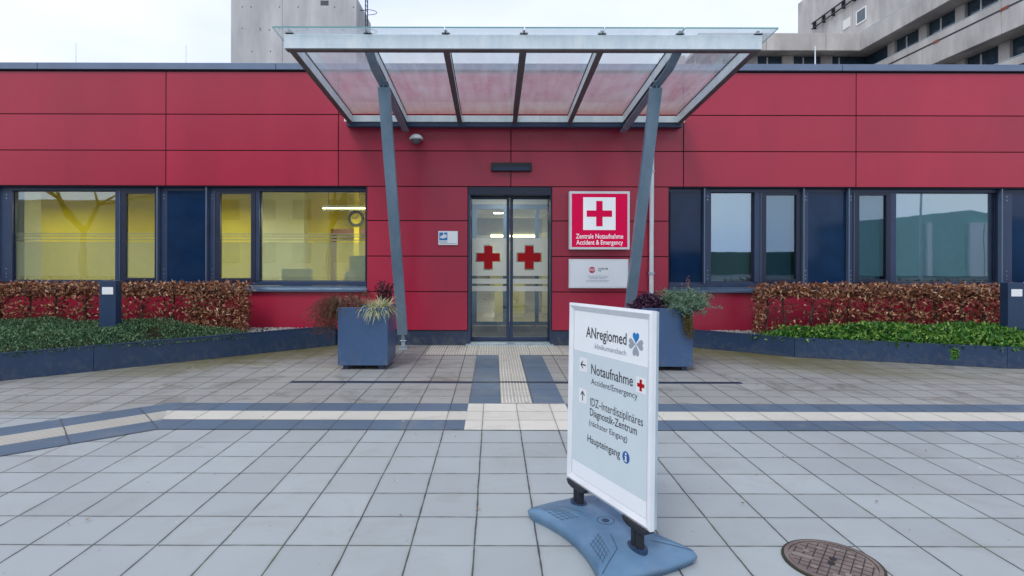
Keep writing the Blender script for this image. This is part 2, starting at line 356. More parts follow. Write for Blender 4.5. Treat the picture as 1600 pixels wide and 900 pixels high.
    bp = N(nt, 'ShaderNodeBump'); bp.inputs['Strength'].default_value = .6; bp.inputs['Distance'].default_value = .004
    L(hgt, bp.inputs['Height']); L(bp.outputs[0], p.inputs['Normal'])
    return m
SL = .33
XJ = .235
GREY = (.338, .378, .392); DARK = (.085, .135, .20); LIGHT = (.62, .605, .545)
M['pave'] = paver_mat('grey_pavers', GREY, XJ, 4.97, SL, SL, .0050)
M['pave_far'] = paver_mat('grey_pavers_upper', (.30, .308, .30), XJ, 5.855, SL, .318, .0055, algae=True)
M['dark'] = paver_mat('slate_pavers', DARK, XJ, 4.965, SL, .2967, .004, tone=.1, moss=False)
M['darkv'] = paver_mat('slate_pavers_entry', DARK, XJ - .155, 5.855, SL, .318, .004, tone=.1, moss=False)
M['light'] = paver_mat('white_tactile_pavers', LIGHT, XJ, 4.965, SL, .2967, .003, tone=.05, moss=False)
M['lightd'] = paver_mat('dirty_tactile_groove', tuple(c * .70 for c in LIGHT), XJ, 4.965, SL, .2967, .003, tone=.05, moss=False)
M['lightv'] = paver_mat('white_tactile_entry', LIGHT, XJ - .155, 5.855, SL, .318, .003, tone=.05, moss=False)
ANG = math.atan2(.69, .80)
M['darkr'] = paver_mat('slate_pavers_bend', DARK, -2.89, 4.98, .62, 5, .004, rot=ANG, tone=.1, moss=False)
M['lightr'] = paver_mat('white_pavers_bend', LIGHT, -2.89, 4.98, .62, 5, .004, rot=ANG, tone=.05, moss=False)
M['lightrd'] = paver_mat('dirty_groove_bend', tuple(c * .70 for c in LIGHT), -2.89, 4.98, .62, 5, .006, rot=ANG, tone=.05, moss=False)
M['asphalt'] = pm('asphalt', (.06, .062, .065), rough=.9, var=.25, scale=6, bump=.4, bscale=120)

# ------------------------------------------------------------------ setting: ground, paving
def sheet(name, poly, z, m, kind='structure'):
    b = MB(); b.add([(x, y, z) for x, y in poly], [tuple(range(len(poly)))])
    o = build(b, name, m); o['kind'] = kind; return o
def rect(x0, x1, y0, y1): return [(x0, y0), (x1, y0), (x1, y1), (x0, y1)]
sheet('ground', rect(-400, 400, -400, 400), -.02, M['asphalt'])
sheet('pavement', rect(-30, 30, -9, 5.4), -.004, M['pave'])
sheet('pavement', rect(-30, 30, 5.4, F + .05), -.004, M['pave_far'])
# bend points of the tactile band
dirb = Vector((-.757, -.653))
nrm = Vector((-.653, .757))
P0 = Vector((-2.89, 4.965))
def off(k, far=0):     # k metres across the band; returns bend point and a far point
    # bend line runs from P0 to the upper corner
    t = k / .89
    b = Vector((P0.x + (-3.27 - P0.x) * t, 4.965 + .89 * t))
    return b, b + dirb * 7
strips = [(0, .297, 'dark', 'darkr'), (.297, .593, 'light', 'lightr'), (.593, .89, 'dark', 'darkr')]
for k0, k1, ms, mr_ in strips:
    b0, f0 = off(k0); b1, f1 = off(k1)
    nm = 'tactile_path' if ms == 'light' else 'slate_border_path'
    b = MB(); 
    for (xa, xb) in ((None, -.25), (.73, 12.0)):
        if ms == 'light':      # real guide ribs along the strip
            n = 8; ys = []
            for i in range(n):
                c = 4.965 + k0 + (i + .5) * (k1 - k0) / n
                ys += [(c - .0125, 0), (c - .008, .0035), (c + .008, .0035), (c + .0125, 0)]
            ys = [(4.965 + k0, 0)] + ys + [(4.965 + k1, 0)]
            def xl(y):
                t = (y - 4.965) / .89; return P0.x + (-3.27 - P0.x) * t
            vs = []
            for y, h in ys: vs += [((xl(y) if xa is None else xa), y, .001 + h), (xb, y, .001 + h)]
            for i in range(len(ys) - 1):
                b.add(vs[2*i:2*i+4], [(0, 1, 3, 2)], 0 if ys[i][1] + ys[i+1][1] > .005 else 1)
        else:
            x0a = b0.x if xa is None else xa; x0b = b1.x if xa is None else xa
            b.add([(x0a, b0.y, .001), (xb, b0.y, .001), (xb, b1.y, .001), (x0b, b1.y, .001)], [(0, 1, 2, 3)])
    build(b, nm, [M[ms], M['lightd']] if ms == 'light' else M[ms])['kind'] = 'structure'
    b = MB(); b.add([(b0.x, b0.y, .001), (b1.x, b1.y, .001), (f1.x, f1.y, .001), (f0.x, f0.y, .001)], [(0, 1, 2, 3)], 1 if ms == 'light' else 0)
    if ms == 'light':
        for i in range(7):
            t0 = k0 + (i + .3) * (k1 - k0) / 7; t1 = k0 + (i + .7) * (k1 - k0) / 7
            a0, g0 = off(t0); a1, g1 = off(t1)
            b.add([(a0.x, a0.y, .0035), (a1.x, a1.y, .0035), (g1.x, g1.y, .0035), (g0.x, g0.y, .0035)], [(0, 1, 2, 3)])
    build(b, nm, [M[mr_], M['lightrd']] if ms == 'light' else M[mr_])['kind'] = 'structure'
# landing square, entrance strip with ribs, threshold row
sheet('tactile_landing', rect(-.25, .73, 4.965, 5.855), .001, M['light'])
for xa, xb in ((-.25, .08), (.40, .73)): sheet('slate_border_path', rect(xa, xb, 5.855, 8.71), .001, M['darkv'])
def ribbed(x0, x1, y0, y1, n, z=.001):
    b = MB(); xs = [(x0, 0)]
    for i in range(n):
        c = x0 + (i + .5) * (x1 - x0) / n; q = (x1 - x0) / n
        xs += [(c - q * .32, 0), (c - q * .2, .004), (c + q * .2, .004), (c + q * .32, 0)]
    xs.append((x1, 0)); vs = []
    for x, h in xs: vs += [(x, y0, z + h), (x, y1, z + h)]
    for i in range(len(xs) - 1): b.add(vs[2*i:2*i+4], [(0, 2, 3, 1)], 0 if xs[i][1] + xs[i+1][1] > .005 else 1)
    return b
build(ribbed(.08, .40, 5.855, 6.80, 9), 'tactile_path', [M['lightv'], M['lightd']])['kind'] = 'structure'
build(ribbed(.08, .40, 6.88, 8.71, 9), 'tactile_path', [M['lightv'], M['lightd']])['kind'] = 'structure'
build(ribbed(-1.03, 1.57, 8.71, 9.63, 65), 'tactile_path', [M['lightv'], M['lightd']])['kind'] = 'structure'

# ------------------------------------------------------------------ the red clinic building
X0, X1 = -17.0, 17.0
ZT = WZ(98.5 + 2); ZB = 0.0
bld = thing('clinic_building', 'long single storey clinic with red panel facade and dark window bands', 'building', (0.3, F, 0))
rows = [WZ(v) for v in (112.5, 179.5, 236, 291.5)]
jx0 = WX(798); jp = 2.9
def panel(b, xa, xb, za, zb, y0=F, t=.012, g=.0075):
    b.box(xa + g, xb - g, y0, y0 + t, min(za, zb) + g, max(za, zb) - g)
wallmb = MB()
k = -6
while k < 6:
    for r in range(3): panel(wallmb, jx0 + k * jp, jx0 + (k + 1) * jp, rows[r], rows[r + 1])
    k += 1
XL, XD0, XD1, XR = WX(573), WX(731), WX(862), WX(1045)
prow = [WZ(v) for v in (291.5, 345, 400.5, 456, 516.5)]
for r in range(4):
    panel(wallmb, XL, XD0, prow[r], prow[r + 1]); panel(wallmb, XD1, XR, prow[r], prow[r + 1])
xs = [-17.1, WX(-282), WX(-12), WX(257), XL]
for a, c in zip(xs, xs[1:]): panel(wallmb, a, c, prow[3], prow[4])
xs = [XR, WX(1336), WX(1597), WX(1867), 17.1]
for a, c in zip(xs, xs[1:]): panel(wallmb, a, c, prow[3], prow[4])
# red door reveals
build(wallmb, 'wall_cladding', M['red'], bld, bevel=.0015, seg=1)
nt_ = M['red'].node_tree; p_ = nt_.nodes['Principled BSDF']; src_ = p_.inputs['Base Color'].links[0].from_socket
g_ = N(nt_, 'ShaderNodeNewGeometry'); mr_ = N(nt_, 'ShaderNodeMapRange'); mr_.inputs['To Min'].default_value = .90; mr_.inputs['To Max'].default_value = 1.10
vs_ = N(nt_, 'ShaderNodeVectorMath', operation='SCALE'); nt_.links.new(g_.outputs['Random Per Island'], mr_.inputs['Value']); nt_.links.new(src_, vs_.inputs[0]); nt_.links.new(mr_.outputs[0], vs_.inputs['Scale']); nt_.links.new(vs_.outputs[0], p_.inputs['Base Color'])
bk = MB()
bk.box(X0, X1, F + .014, F + .3, rows[3], ZT - .05)
ZW0, ZW1 = prow[3], rows[3]             # window band bottom / top
bk.box(X0, XL, F + .014, F + .3, prow[4], ZW0 - .0); bk.box(XR, X1, F + .014, F + .3, prow[4], ZW0)
bk.box(XL, XD0, F + .014, F + .3, prow[4], ZW1 - .001); bk.box(XD1, XR, F + .014, F + .3, prow[4], ZW1 - .001)
build(bk, 'wall_core', M['backing'], bld)
pl = MB()
for a, c in ((X0, XD0), (XD1, X1)): pl.box(a, c, F + .025, F + .3, 0, prow[4] - .004)
build(pl, 'plinth', M['plinth'], bld)
cp = MB()
cj = [WX(v) for v in (-440, 61, 432, 804, 1313, 1700)]
ce = [X0 - .05] + cj + [X1 + .05]
for a, c in zip(ce, ce[1:]):
    cp.box(a + .004, c - .004, F - .05, F + .55, rows[0] + .02, ZT)
build(cp, 'roof_coping', M['coping'], bld, bevel=.004)
rf = MB(); rf.box(X0, X1, F + .56, F + 17, 3.15, ZT - .12); build(rf, 'roof', M['roofing'], bld)
sw = MB(); sw.box(X0, X0 + .3, F + .31, F + 17, 0, 3.14); sw.box(X1 - .3, X1, F + .31, F + 17, 0, 3.14); sw.box(X0 + .31, X1 - .31, F + 16.7, F + 17, 0, 3.14)
build(sw, 'outer_wall', M['red'], bld)

# windows ------------------------------------------------------------
YW = F + .12
ZH = WZ(299, YW)
def hbox(b, pa, pb, ya, yb, za, zb, Y=YW, mi=0): b.box(WX(pa, Y), WX(pb, Y), ya, yb, za, zb, mi)
def hbox_(*k):
    b = MB(); hbox(b, *k); return b
def window_band(pa, pb, xa_lim, xb_lim, units, right=False):
    za, zb = WZ(440, YW), WZ(299.5, YW)
    fr = MB()
    fr.box(xa_lim, xb_lim, F + .02, F + .30, ZW1 - .012, ZW1 - .002, 1)
    fr.box(xa_lim, xb_lim, YW - .005, YW + .1, WZ(299.5, YW), ZW1 - .013)
    fr.box(xa_lim, xb_lim, YW - .005, YW + .1, ZW0 + .09, WZ(440, YW))
    fr.box(xa_lim, xa_lim + .012, F + .015, F + .29, ZW0 + .05, ZW1 - .013, 1)
    fr.box(xb_lim - .012, xb_lim, F + .015, F + .29, ZW0 + .05, ZW1 - .013, 1)
    for kind, a, c in units:
        if kind == 'mull': hbox(fr, a, c, YW - .02, YW + .1, za, zb)
    band = build(fr, 'window_band_frame', [M['frame'], M['frame_d']], bld, bevel=.003)
    for kind, a, c in units:
        if kind == 'dark': build(hbox_(a, c, YW - .01, YW + .04, za, zb), 'dark_infill_panel', M['dark_panel'], bld)
        elif kind == 'rail':
            rails = MB(); hbox(rails, a, c, YW - .015, YW + .1, za - .02, zb)
            rails.box(WX(a, YW), WX(a, YW) + .018, F + .03, YW - .0151, za - .02, zb + .06, 1)
            rl_ = build(rails, 'guide_rail', [M['frame'], M['coping']], bld, bevel=.002)
            x = WX(a + (c - a) * .62, YW)
            for zz in (za + .06, za + .12, za + .2, zb - .07, zb - .13):
                build(MB().tube([(x, YW - .02, zz), (x, YW - .012, zz)], .008, 8), 'screw', M['chrome'], rl_)
        elif kind in ('pane', 'sash'):
            if kind == 'pane':
                g0, g1, p0, p1, q0, q1, yp = a, c, a, c, za, zb, YW + .05
                e = .012
            else:
                g0, g1 = a + 8, c - 7; q0, q1, yp = za + .05, zb - .05, YW + .01; e = 0
            x0, x1 = WX(a, YW), WX(c, YW); xg0, xg1 = WX(g0, YW) + e, WX(g1, YW) - e
            w = MB()
            if kind == 'sash':
                w.box(x0, xg0, YW - .03, YW + .04, za, zb); w.box(xg1, x1, YW - .03, YW + .04, za, zb)
                w.box(xg0, xg1, YW - .03, YW + .04, za, q0); w.box(xg0, xg1, YW - .03, YW + .04, q1, zb)
                w.box(x0 - .012, x0 - .001, YW - .04, YW + .04, za, zb, 1)
            else:
                w.box(x0, xg0, YW + .03, YW + .08, za, zb); w.box(xg1, x1, YW + .03, YW + .08, za, zb)
                w.box(xg0, xg1, YW + .03, YW + .08, za, za + .012); w.box(xg0, xg1, YW + .03, YW + .08, zb - .012, zb)
            wdw = build(w, 'window', [M['frame_d'], M['sill']], bld, bevel=.002)
            build(MB().box(xg0, xg1, yp, yp + .005, q0, q1), 'pane', (M['glass_rs'] if kind == 'sash' else M['glass_r']) if right else M['glass'], wdw)
            yf = yp + .008
            if not right:
                zl = [(q0, WZ(379, YW))] + [(WZ(py, YW) - .014, WZ(py, YW) + .014) for py in (375.5, 370.5, 366.5)]
                films = MB()
                for zz0, zz1 in zl: films.add([(xg0, yf, zz0), (xg1, yf, zz0), (xg1, yf, zz1), (xg0, yf, zz1)], [(0, 1, 2, 3)])
                build(films, 'frosted_band', M['film'], wdw)
            else:
                bl = MB(); z = q0 + .01
                while z < q1 - .03:
                    bl.add([(xg0, YW + .13, z), (xg1, YW + .13, z), (xg1, YW + .165, z + .034), (xg0, YW + .165, z + .034)], [(0, 1, 2, 3)])
                    z += .034
                build(bl, 'blind', M['blind'], wdw)
    sl = MB(); sl.add([(xa_lim - .02 if right else xa_lim, F - .07, ZW0 - .0), (xb_lim if right else xb_lim + .02, F - .07, ZW0 - .0),
             (xb_lim if right else xb_lim + .02, F - .07, ZW0 + .035), (xa_lim - .02 if right else xa_lim, F - .07, ZW0 + .035),
             (xa_lim, YW - .006, ZW0 + .088), (xb_lim, YW - .006, ZW0 + .088), (xb_lim, YW - .006, ZW0 + .001), (xa_lim, YW - .006, ZW0 + .001)],
             [(0, 1, 2, 3), (3, 2, 5, 4), (0, 7, 6, 1), (4, 5, 6, 7), (0, 3, 4, 7), (1, 6, 5, 2)])
    build(sl, 'window_sill', M['sill'], bld)
window_band(-700, 573, -14.2, XL - .003, [
    ('pane', -520, -330), ('mull', -330, -318), ('sash', -318, -255), ('rail', -252, -238), ('dark', -238, -175), ('rail', -172, -160),
    ('sash', -158, -92), ('mull', -92, -80), ('pane', -80, -66), ('mull', -66, -60), ('dark', -60, -6), ('rail', -3, 20),
    ('pane', 20, 181), ('mull', 181, 190), ('sash', 190, 250), ('rail', 249, 262), ('dark', 262, 324), ('rail', 325, 337),
    ('sash', 337, 400), ('mull', 400, 406), ('pane', 406, 571)])
window_band(1045, 2100, XR + .003, 14.2, [
    ('dark', 1047, 1097), ('rail', 1097, 1110), ('pane', 1111, 1178), ('mull', 1178, 1188), ('sash', 1188, 1250), ('rail', 1251, 1262),
    ('dark', 1262, 1320), ('rail', 1321, 1333), ('sash', 1333, 1390), ('mull', 1390, 1399), ('pane', 1399, 1557), ('rail', 1558, 1580),
    ('dark', 1580, 1640), ('rail', 1641, 1655), ('sash', 1656, 1716), ('mull', 1716, 1726), ('pane', 1726, 1890), ('rail', 1892, 1910), ('dark', 1910, 2060)], right=True)

# entrance door -------------------------------------------------------
YD = F + .30
door = build(MB().box(XD0 + .002, XD1 - .002, F + .02, F + .5, WZ(307, YD), ZW1 - .002), 'sliding_door', M['frame_d'], bld, bevel=.004)
dz0, dz1 = .03, WZ(307, YD) - .002
lf = MB()
lf.box(XD0 + .002, WX(736, YD), F + .02, F + .5, 0, dz1); lf.box(WX(857.5, YD), XD1 - .002, F + .02, F + .5, 0, dz1)
build(lf, 'door_jamb', M['frame'], door, bevel=.003)
for (a, c) in ((736.5, 796), (797, 857)):
    lf = MB(); gl = MB(); fm = MB(); cx = MB()
    x0, x1 = WX(a, YD), WX(c, YD)
    gx0 = x0 + (.012 if a < 760 else .05); gx1 = x1 - (.05 if a < 760 else .012)
    lf.box(x0, gx0, YD, YD + .04, dz0, dz1); lf.box(gx1, x1, YD, YD + .04, dz0, dz1)
    lf.box(gx0, gx1, YD, YD + .04, dz0, WZ(526.5, YD)); lf.box(gx0, gx1, YD, YD + .04, dz1 - .045, dz1)
    gl.add([(gx0, YD + .02, WZ(526.5, YD)), (gx1, YD + .02, WZ(526.5, YD)), (gx1, YD + .02, dz1 - .045), (gx0, YD + .02, dz1 - .045)], [(0, 1, 2, 3)])
    for (pa, pb) in ((431, 372), (443.5, 435.5), (455, 447)):
        if pa == 431: pass
        z0, z1 = WZ(pa, YD), WZ(pb, YD)
        if pa != 431:
            fm.add([(gx0, YD + .017, z0), (gx1, YD + .017, z0), (gx1, YD + .017, z1), (gx0, YD + .017, z1)], [(0, 1, 2, 3)])
    # frosted foil with a cross cut out of it, the cross itself in red foil
    cxm = WX(763 if a < 760 else 827, YD); czm = WZ(402, YD)
    Ax, Bx = WX(PX + 20, YD), WX(PX + 7.5, YD)
    def crosspoly(A, B): return [(-B, -A), (B, -A), (B, -B), (A, -B), (A, B), (B, B), (B, A), (-B, A), (-B, B), (-A, B), (-A, -B), (-B, -B)]
    z0, z1 = WZ(431, YD), WZ(372, YD); A, B = Ax, Bx
    xs = [gx0, cxm - A, cxm - B, cxm + B, cxm + A, gx1]; zs = [z0, czm - A, czm - B, czm + B, czm + A, z1]
    for i in range(5):
        for j in range(5):
            if (i == 2 and 1 <= j <= 3) or (j == 2 and 1 <= i <= 3): continue
            fm.add([(xs[i], YD + .017, zs[j]), (xs[i+1], YD + .017, zs[j]), (xs[i+1], YD + .017, zs[j+1]), (xs[i], YD + .017, zs[j+1])], [(0, 1, 2, 3)])
    cx.plate(crosspoly(A * .9, B * .86), (cxm, YD + .016, czm), (1, 0, 0), (0, 0, 1), 0, .001)
    build(lf, 'door_leaf', M['frame'], door, bevel=.003)
    build(gl, 'pane', M['glass_door'], door); build(fm, 'frosted_band', M['film_door'], door); build(cx, 'red_cross', M['redmark'], door)
th = MB(); th.box(XD0 - .03, XD1 + .03, F - .07, YD - .002, 0, .022); 
for i in range(34):
    x = XD0 + i * (XD1 - XD0) / 34 + .012; th.box(x, x + .018, F - .055, F - .035, .0222, .026, 1)
build(th, 'threshold', [M['galv'], M['black']], bld)
build(MB().box(XD0 + .01, XD1 - .01, F + .5, F + .52, WZ(307, YD) - .002, 2.9), 'door_lintel', M['frame_d'], bld)

# rooms --------------------------------------------------------------
def roombox(nm, x0, x1, y0, y1, z0, z1, wallm, floorm, skip_front=True):
    b = MB()
    b.add([(x0, y0, z0), (x1, y0, z0), (x1, y1, z0), (x0, y1, z0)], [(0, 1, 2, 3)], 1)
    b.add([(x0, y0, z1), (x1, y0, z1), (x1, y1, z1), (x0, y1, z1)], [(3, 2, 1, 0)], 2)
    b.box(x0 - .1, x0, y0, y1, z0, z1, 0); b.box(x1, x1 + .1, y0, y1, z0, z1, 0); b.box(x0, x1, y1, y1 + .1, z0, z1, 0)
    return build(b, nm, [wallm, floorm, M['ceil']], bld)
roombox('yellow_room', -13.9, XL + .02, F + .31, F + 4.6, .06, 3.05, M['yellow'], M['lino'])
roombox('blind_room', XR - .02, 14.3, F + .31, F + 4, .06, 3.05, M['room'], M['lino'])
roombox('corridor', -1.15, 1.75, F + .53, F + 14.5, .024, 2.86, M['hallwall'], M['lino'])
# pale pier, cream wall part in the yellow room, mat and inner porch
b = MB(); b.box(-9.6, -8.86, F + 1.2, F + 1.6, .07, 3.04); b.box(-5.6, -4.6, F + 4.3, F + 4.58, .07, 3.04)
build(b, 'room_pier', M['cream'], bld)
b = MB(); b.box(-.55, 1.1, F + .6, F + 2.3, .03, .042); build(b, 'door_mat', M['matt'], bld)
YI = F + 2.6
b = MB()
for pa, pb in ((736, 745), (786, 793), (836, 842), (868, 874)): b.box(WX(pa, YI), WX(pb, YI), YI, YI + .06, .03, 2.5)
b.box(-1.14, 1.74, YI, YI + .06, 2.5, 2.6); b.box(-1.14, 1.74, YI + .001, YI + .055, .03, .10)
b.box(-1.14, 1.74, YI - .001, YI + .061, 2.601, 2.85, 1)
build(b, 'inner_door_frame', [M['bluefr'], M['hallwall']], bld, bevel=.003)
for q in ((-.15, .75, F + 14.2, F + 14.45), (1.25, 1.74, F + 5, F + 6.4), (-1.14, -.7, F + 7, F + 8.3)):
    build(MB().box(*q, .03, 2.1), 'corridor_door', M['cream'], bld)
t = thing('reception_counter', 'pale yellow counter seen through the glass entrance door', 'counter', (.6, F + 5.2, .03))
for q in ((.03, .36), (.44, .80)): build(MB().box(q[0], q[1], F + 5, F + 5.05, .03, .86), 'front_panel', M['pale_yellow'], t)
build(MB().box(.02, 1.2, F + 4.98, F + 5.5, .861, .90), 'counter_top', M['galv'], t)
t = thing('strip_light', 'long lit strip light across the corridor behind the door', 'strip light', (.4, F + 11, 2.18))
build(MB().box(-1.1, 1.7, F + 11, F + 11.1, 2.25, 2.85), 'bulkhead', M['hallwall'], t); build(MB().box(-.1, 1.65, F + 10.96, F + 11.04, 2.18, 2.249), 'tube', M['lamp_y'], t)
for i, (x, y) in enumerate(((.2, F + 1.7), (.2, F + 4.0), (.2, F + 8.2), (.2, F + 13.2))):
    t = thing('ceiling_light', ['square ceiling light just inside the glass entrance door', 'second square ceiling light behind the glass door', 'third square ceiling light deeper down the corridor', 'farthest square ceiling light at the corridor end'][i], 'ceiling light', (x, y, 2.84), 'ceiling lights in the corridor')
    build(MB().box(x - .22, x + .22, y - .22, y + .22, 2.835, 2.858), 'frame', M['white'], t)
    build(MB().box(x - .19, x + .19, y - .19, y + .19, 2.825, 2.834), 'diffuser', M['lamp'], t)
    l = bpy.data.lights.new('corridor_lamp', 'AREA'); l.energy = 17; l.size = .4; l.color = (1, .95, .78)
    o = bpy.data.objects.new('corridor_lamp', l); C.objects.link(o); o.parent = t; o.location = (0, 0, -.03)
def roomlight(x, y, z, e, sx, col=(1, .95, .7)):
    t = thing('pendant_light', 'long lit pendant light hanging in the yellow room beside the %s' % ('round wall clock' if x > -4.5 else 'dark infill panel, an unseen lamp added for room brightness'), 'pendant light', (x, y, z), 'pendant lights in the yellow room')
    build(MB().box(x - sx / 2, x + sx / 2, y - .05, y + .05, z, z + .05), 'housing', M['white'], t)
    build(MB().box(x - sx / 2 + .02, x + sx / 2 - .02, y - .045, y + .045, z - .022, z - .001), 'tube', M['lamp_y'], t)
    w = MB()
    for q in (-.4, .4): w.tube([(x + q * sx, y, z + .05), (x + q * sx, y, 3.05)], .006, 6)
    build(w, 'cord', M['black'], t)
    l = bpy.data.lights.new('room_lamp', 'AREA'); l.energy = e; l.shape = 'RECTANGLE'; l.size = sx; l.size_y = .3; l.color = col
    o = bpy.data.objects.new('room_lamp', l); C.objects.link(o); o.parent = t; o.location = (0, 0, -.05)
roomlight(-3.0, F + 2.6, 2.52, 95, 1.3)
roomlight(-6.5, F + 2.6, 2.75, 80, .66)  # added lamp, kept out of sight behind the dark panel to light the room
for l_ in ((-10.6, .6),):  # extra unseen lamp, added to brighten the left end of the room
    t = thing('pendant_light', 'added unseen lamp behind the pale pier that brightens the far left of the yellow room', 'pendant light', (l_[0], F + 2.6, 2.75), 'pendant lights in the yellow room')
    build(MB().box(l_[0] - .3, l_[0] + .3, F + 2.55, F + 2.65, 2.75, 2.80), 'housing', M['white'], t); build(MB().box(l_[0] - .28, l_[0] + .28, F + 2.56, F + 2.64, 2.73, 2.749), 'tube', M['lamp_y'], t)
    l = bpy.data.lights.new('room_lamp', 'AREA'); l.energy = 85; l.size = .6; l.color = (1, .95, .7); o = bpy.data.objects.new('room_lamp', l); C.objects.link(o); o.parent = t; o.location = (0, 0, -.05)
# things in the yellow room seen through the last pane
yc = F + 4.0
t = thing('wall_clock', 'round black rimmed clock on yellow post in the lit room', 'clock', (WX(556, yc), yc, WZ(342, yc)))
cxx, czz = WX(556, yc), WZ(342, yc); b = MB(); vs = []; n = 28; 
for i in range(n):
    a = 2 * math.pi * i / n; 
    for r_, y_ in ((.13, yc), (.19, yc), (.19, yc + .04), (.13, yc + .04)): vs.append((cxx + r_ * math.cos(a), y_, czz + r_ * math.sin(a)))
b.add(vs, [(4*i+j, 4*i+(j+1) % 4, 4*((i+1) % n)+(j+1) % 4, 4*((i+1) % n)+j) for i in range(n) for j in range(4)])
build(b, 'rim', M['black'], t)
build(MB().tube([(cxx, yc + .01, czz), (cxx, yc + .03, czz)], .129, 28), 'dial', M['yellow'], t)
b = MB(); b.beam((cxx, yc - .002, czz), (cxx + .05, yc - .002, czz + .08), .018, .008, (0, 1, 0)); b.beam((cxx, yc - .002, czz), (cxx - .1, yc - .002, czz + .02), .018, .008, (0, 1, 0))
build(b, 'hand', M['black'], t)
b = MB().box(cxx - .06, cxx + .06, yc + .05, yc + .12, .07, 3.04)
tag(build(b, 'yellow_post', M['yellow'], loc=(cxx, yc + .08, .07)), 'yellow square post behind the round clock in the lit room', 'post')
wood = pm('brown_wood', (.16, .05, .02), rough=.5)
b = MB(); b.box(WX(515, yc), WX(600, yc), F + 4.1, F + 4.5, WZ(358, yc), WZ(366, yc)); b.box(WX(515, yc), WX(517, yc), F + 4.1, F + 4.5, .07, WZ(366.1, yc))
tag(build(b, 'wooden_shelf', wood, loc=(-3, F + 4.3, .07)), 'brown wooden shelf on the yellow wall below the clock', 'shelf')
teal = pm('teal_back', (.05, .22, .28), rough=.4); greenp = pm('green_box', (.12, .26, .14), rough=.6)
ym = F + .9
for (pa, pb, pt, m_, lb) in ((440, 464, 421, greenp, 'low green box behind the frosted pane, left of the monitor'), (538, 556, 425, M['white'], 'small white box behind the frosted pane beside the clock post')):
    b = MB().box(WX(pa, ym), WX(pb, ym), ym, ym + .2, .84, WZ(pt, ym))
    tag(build(b, 'storage_box', m_, loc=(WX(pa, ym), ym, .84), bevel=.01), lb, 'box')
for (pa, pb, pt, lb) in ((466, 486, 421, 'small monitor with grey rim behind the frosted pane'), (545, 580, 400, 'large teal backed monitor at the right end of the lit room')):
    x0, x1, zt = WX(pa, ym), WX(pb, ym), WZ(pt, ym)
    t = thing('monitor', lb, 'monitor', ((x0 + x1) / 2, ym + .1, .84))
    build(MB().box(x0, x1, ym + .05, ym + .09, .93, zt), 'casing', M['black'], t, bevel=.006)
    build(MB().box(x0 + .015, x1 - .015, ym + .044, ym + .049, .945, zt - .015), 'screen', teal, t)
    build(MB().box((x0 + x1) / 2 - .03, (x0 + x1) / 2 + .03, ym + .06, ym + .1, .84, .929), 'stand', M['black'], t)
t = thing('desk', 'long pale desk standing behind the frosted window panes', 'desk', (-3.3, ym + .2, .06))
build(MB().box(WX(420, ym), XL - .03, ym - .15, ym + .6, .80, .835), 'desk_top', M['white'], t, bevel=.004)
for x in (WX(422, ym), XL - .12):
    for y in (ym - .1, ym + .5): build(MB().box(x, x + .05, y, y + .05, .065, .799), 'leg', M['galv'], t)

# fittings on the facade ----------------------------------------------
t = thing('dome_camera', 'white dome security camera on red wall below the canopy', 'camera', (WX(650), F - .1, WZ(220)))
c0 = Vector((WX(650, F - .12), F - .12, WZ(217, F - .12)))
def lathe(b, c, prof, n=24, mi=0, axis='z'):
    vs = []; 
    for r_, h in prof:
        for i in range(n):
            a = 2 * math.pi * i / n; vs.append((c[0] + r_ * math.cos(a), c[1] + r_ * math.sin(a), c[2] + h))
    b.add(vs, [(j*n+i, j*n+(i+1) % n, (j+1)*n+(i+1) % n, (j+1)*n+i) for j in range(len(prof) - 1) for i in range(n)], mi, True); return b
build(lathe(MB(), c0, [(.001, .075), (.05, .07), (.09, .045), (.115, .005), (.115, -.012), (.09, -.014)]), 'housing', M['white'], t)
build(lathe(MB(), c0, [(.088, -.014), (.08, -.045), (.055, -.075), (.02, -.09), (.001, -.092)]), 'dome', pm('smoked_dome', (.12, .13, .14), rough=.12), t)
build(MB().tube([(c0.x, F + .0, c0.z + .03), (c0.x, F - .1, c0.z + .05)], .03, 10), 'bracket', M['white'], t)
t = thing('door_sensor', 'slim black sensor bar on red wall above the entrance', 'sensor', (WX(798), F - .04, WZ(262)))
build(MB().box(WX(767), WX(830), F - .09, F - .012, WZ(268.5), WZ(255)), 'housing', M['black'], t, bevel=.012)
build(MB().box(WX(767) + .04, WX(830) - .04, F - .094, F - .091, WZ(267), WZ(262)), 'lens', M['dark_panel'], t)
b = MB(); b.tube([(WX(798), F - .006, WZ(269)), (WX(798), F - .006, WZ(281))], .006, 8); build(b, 'cable', M['black'], t)

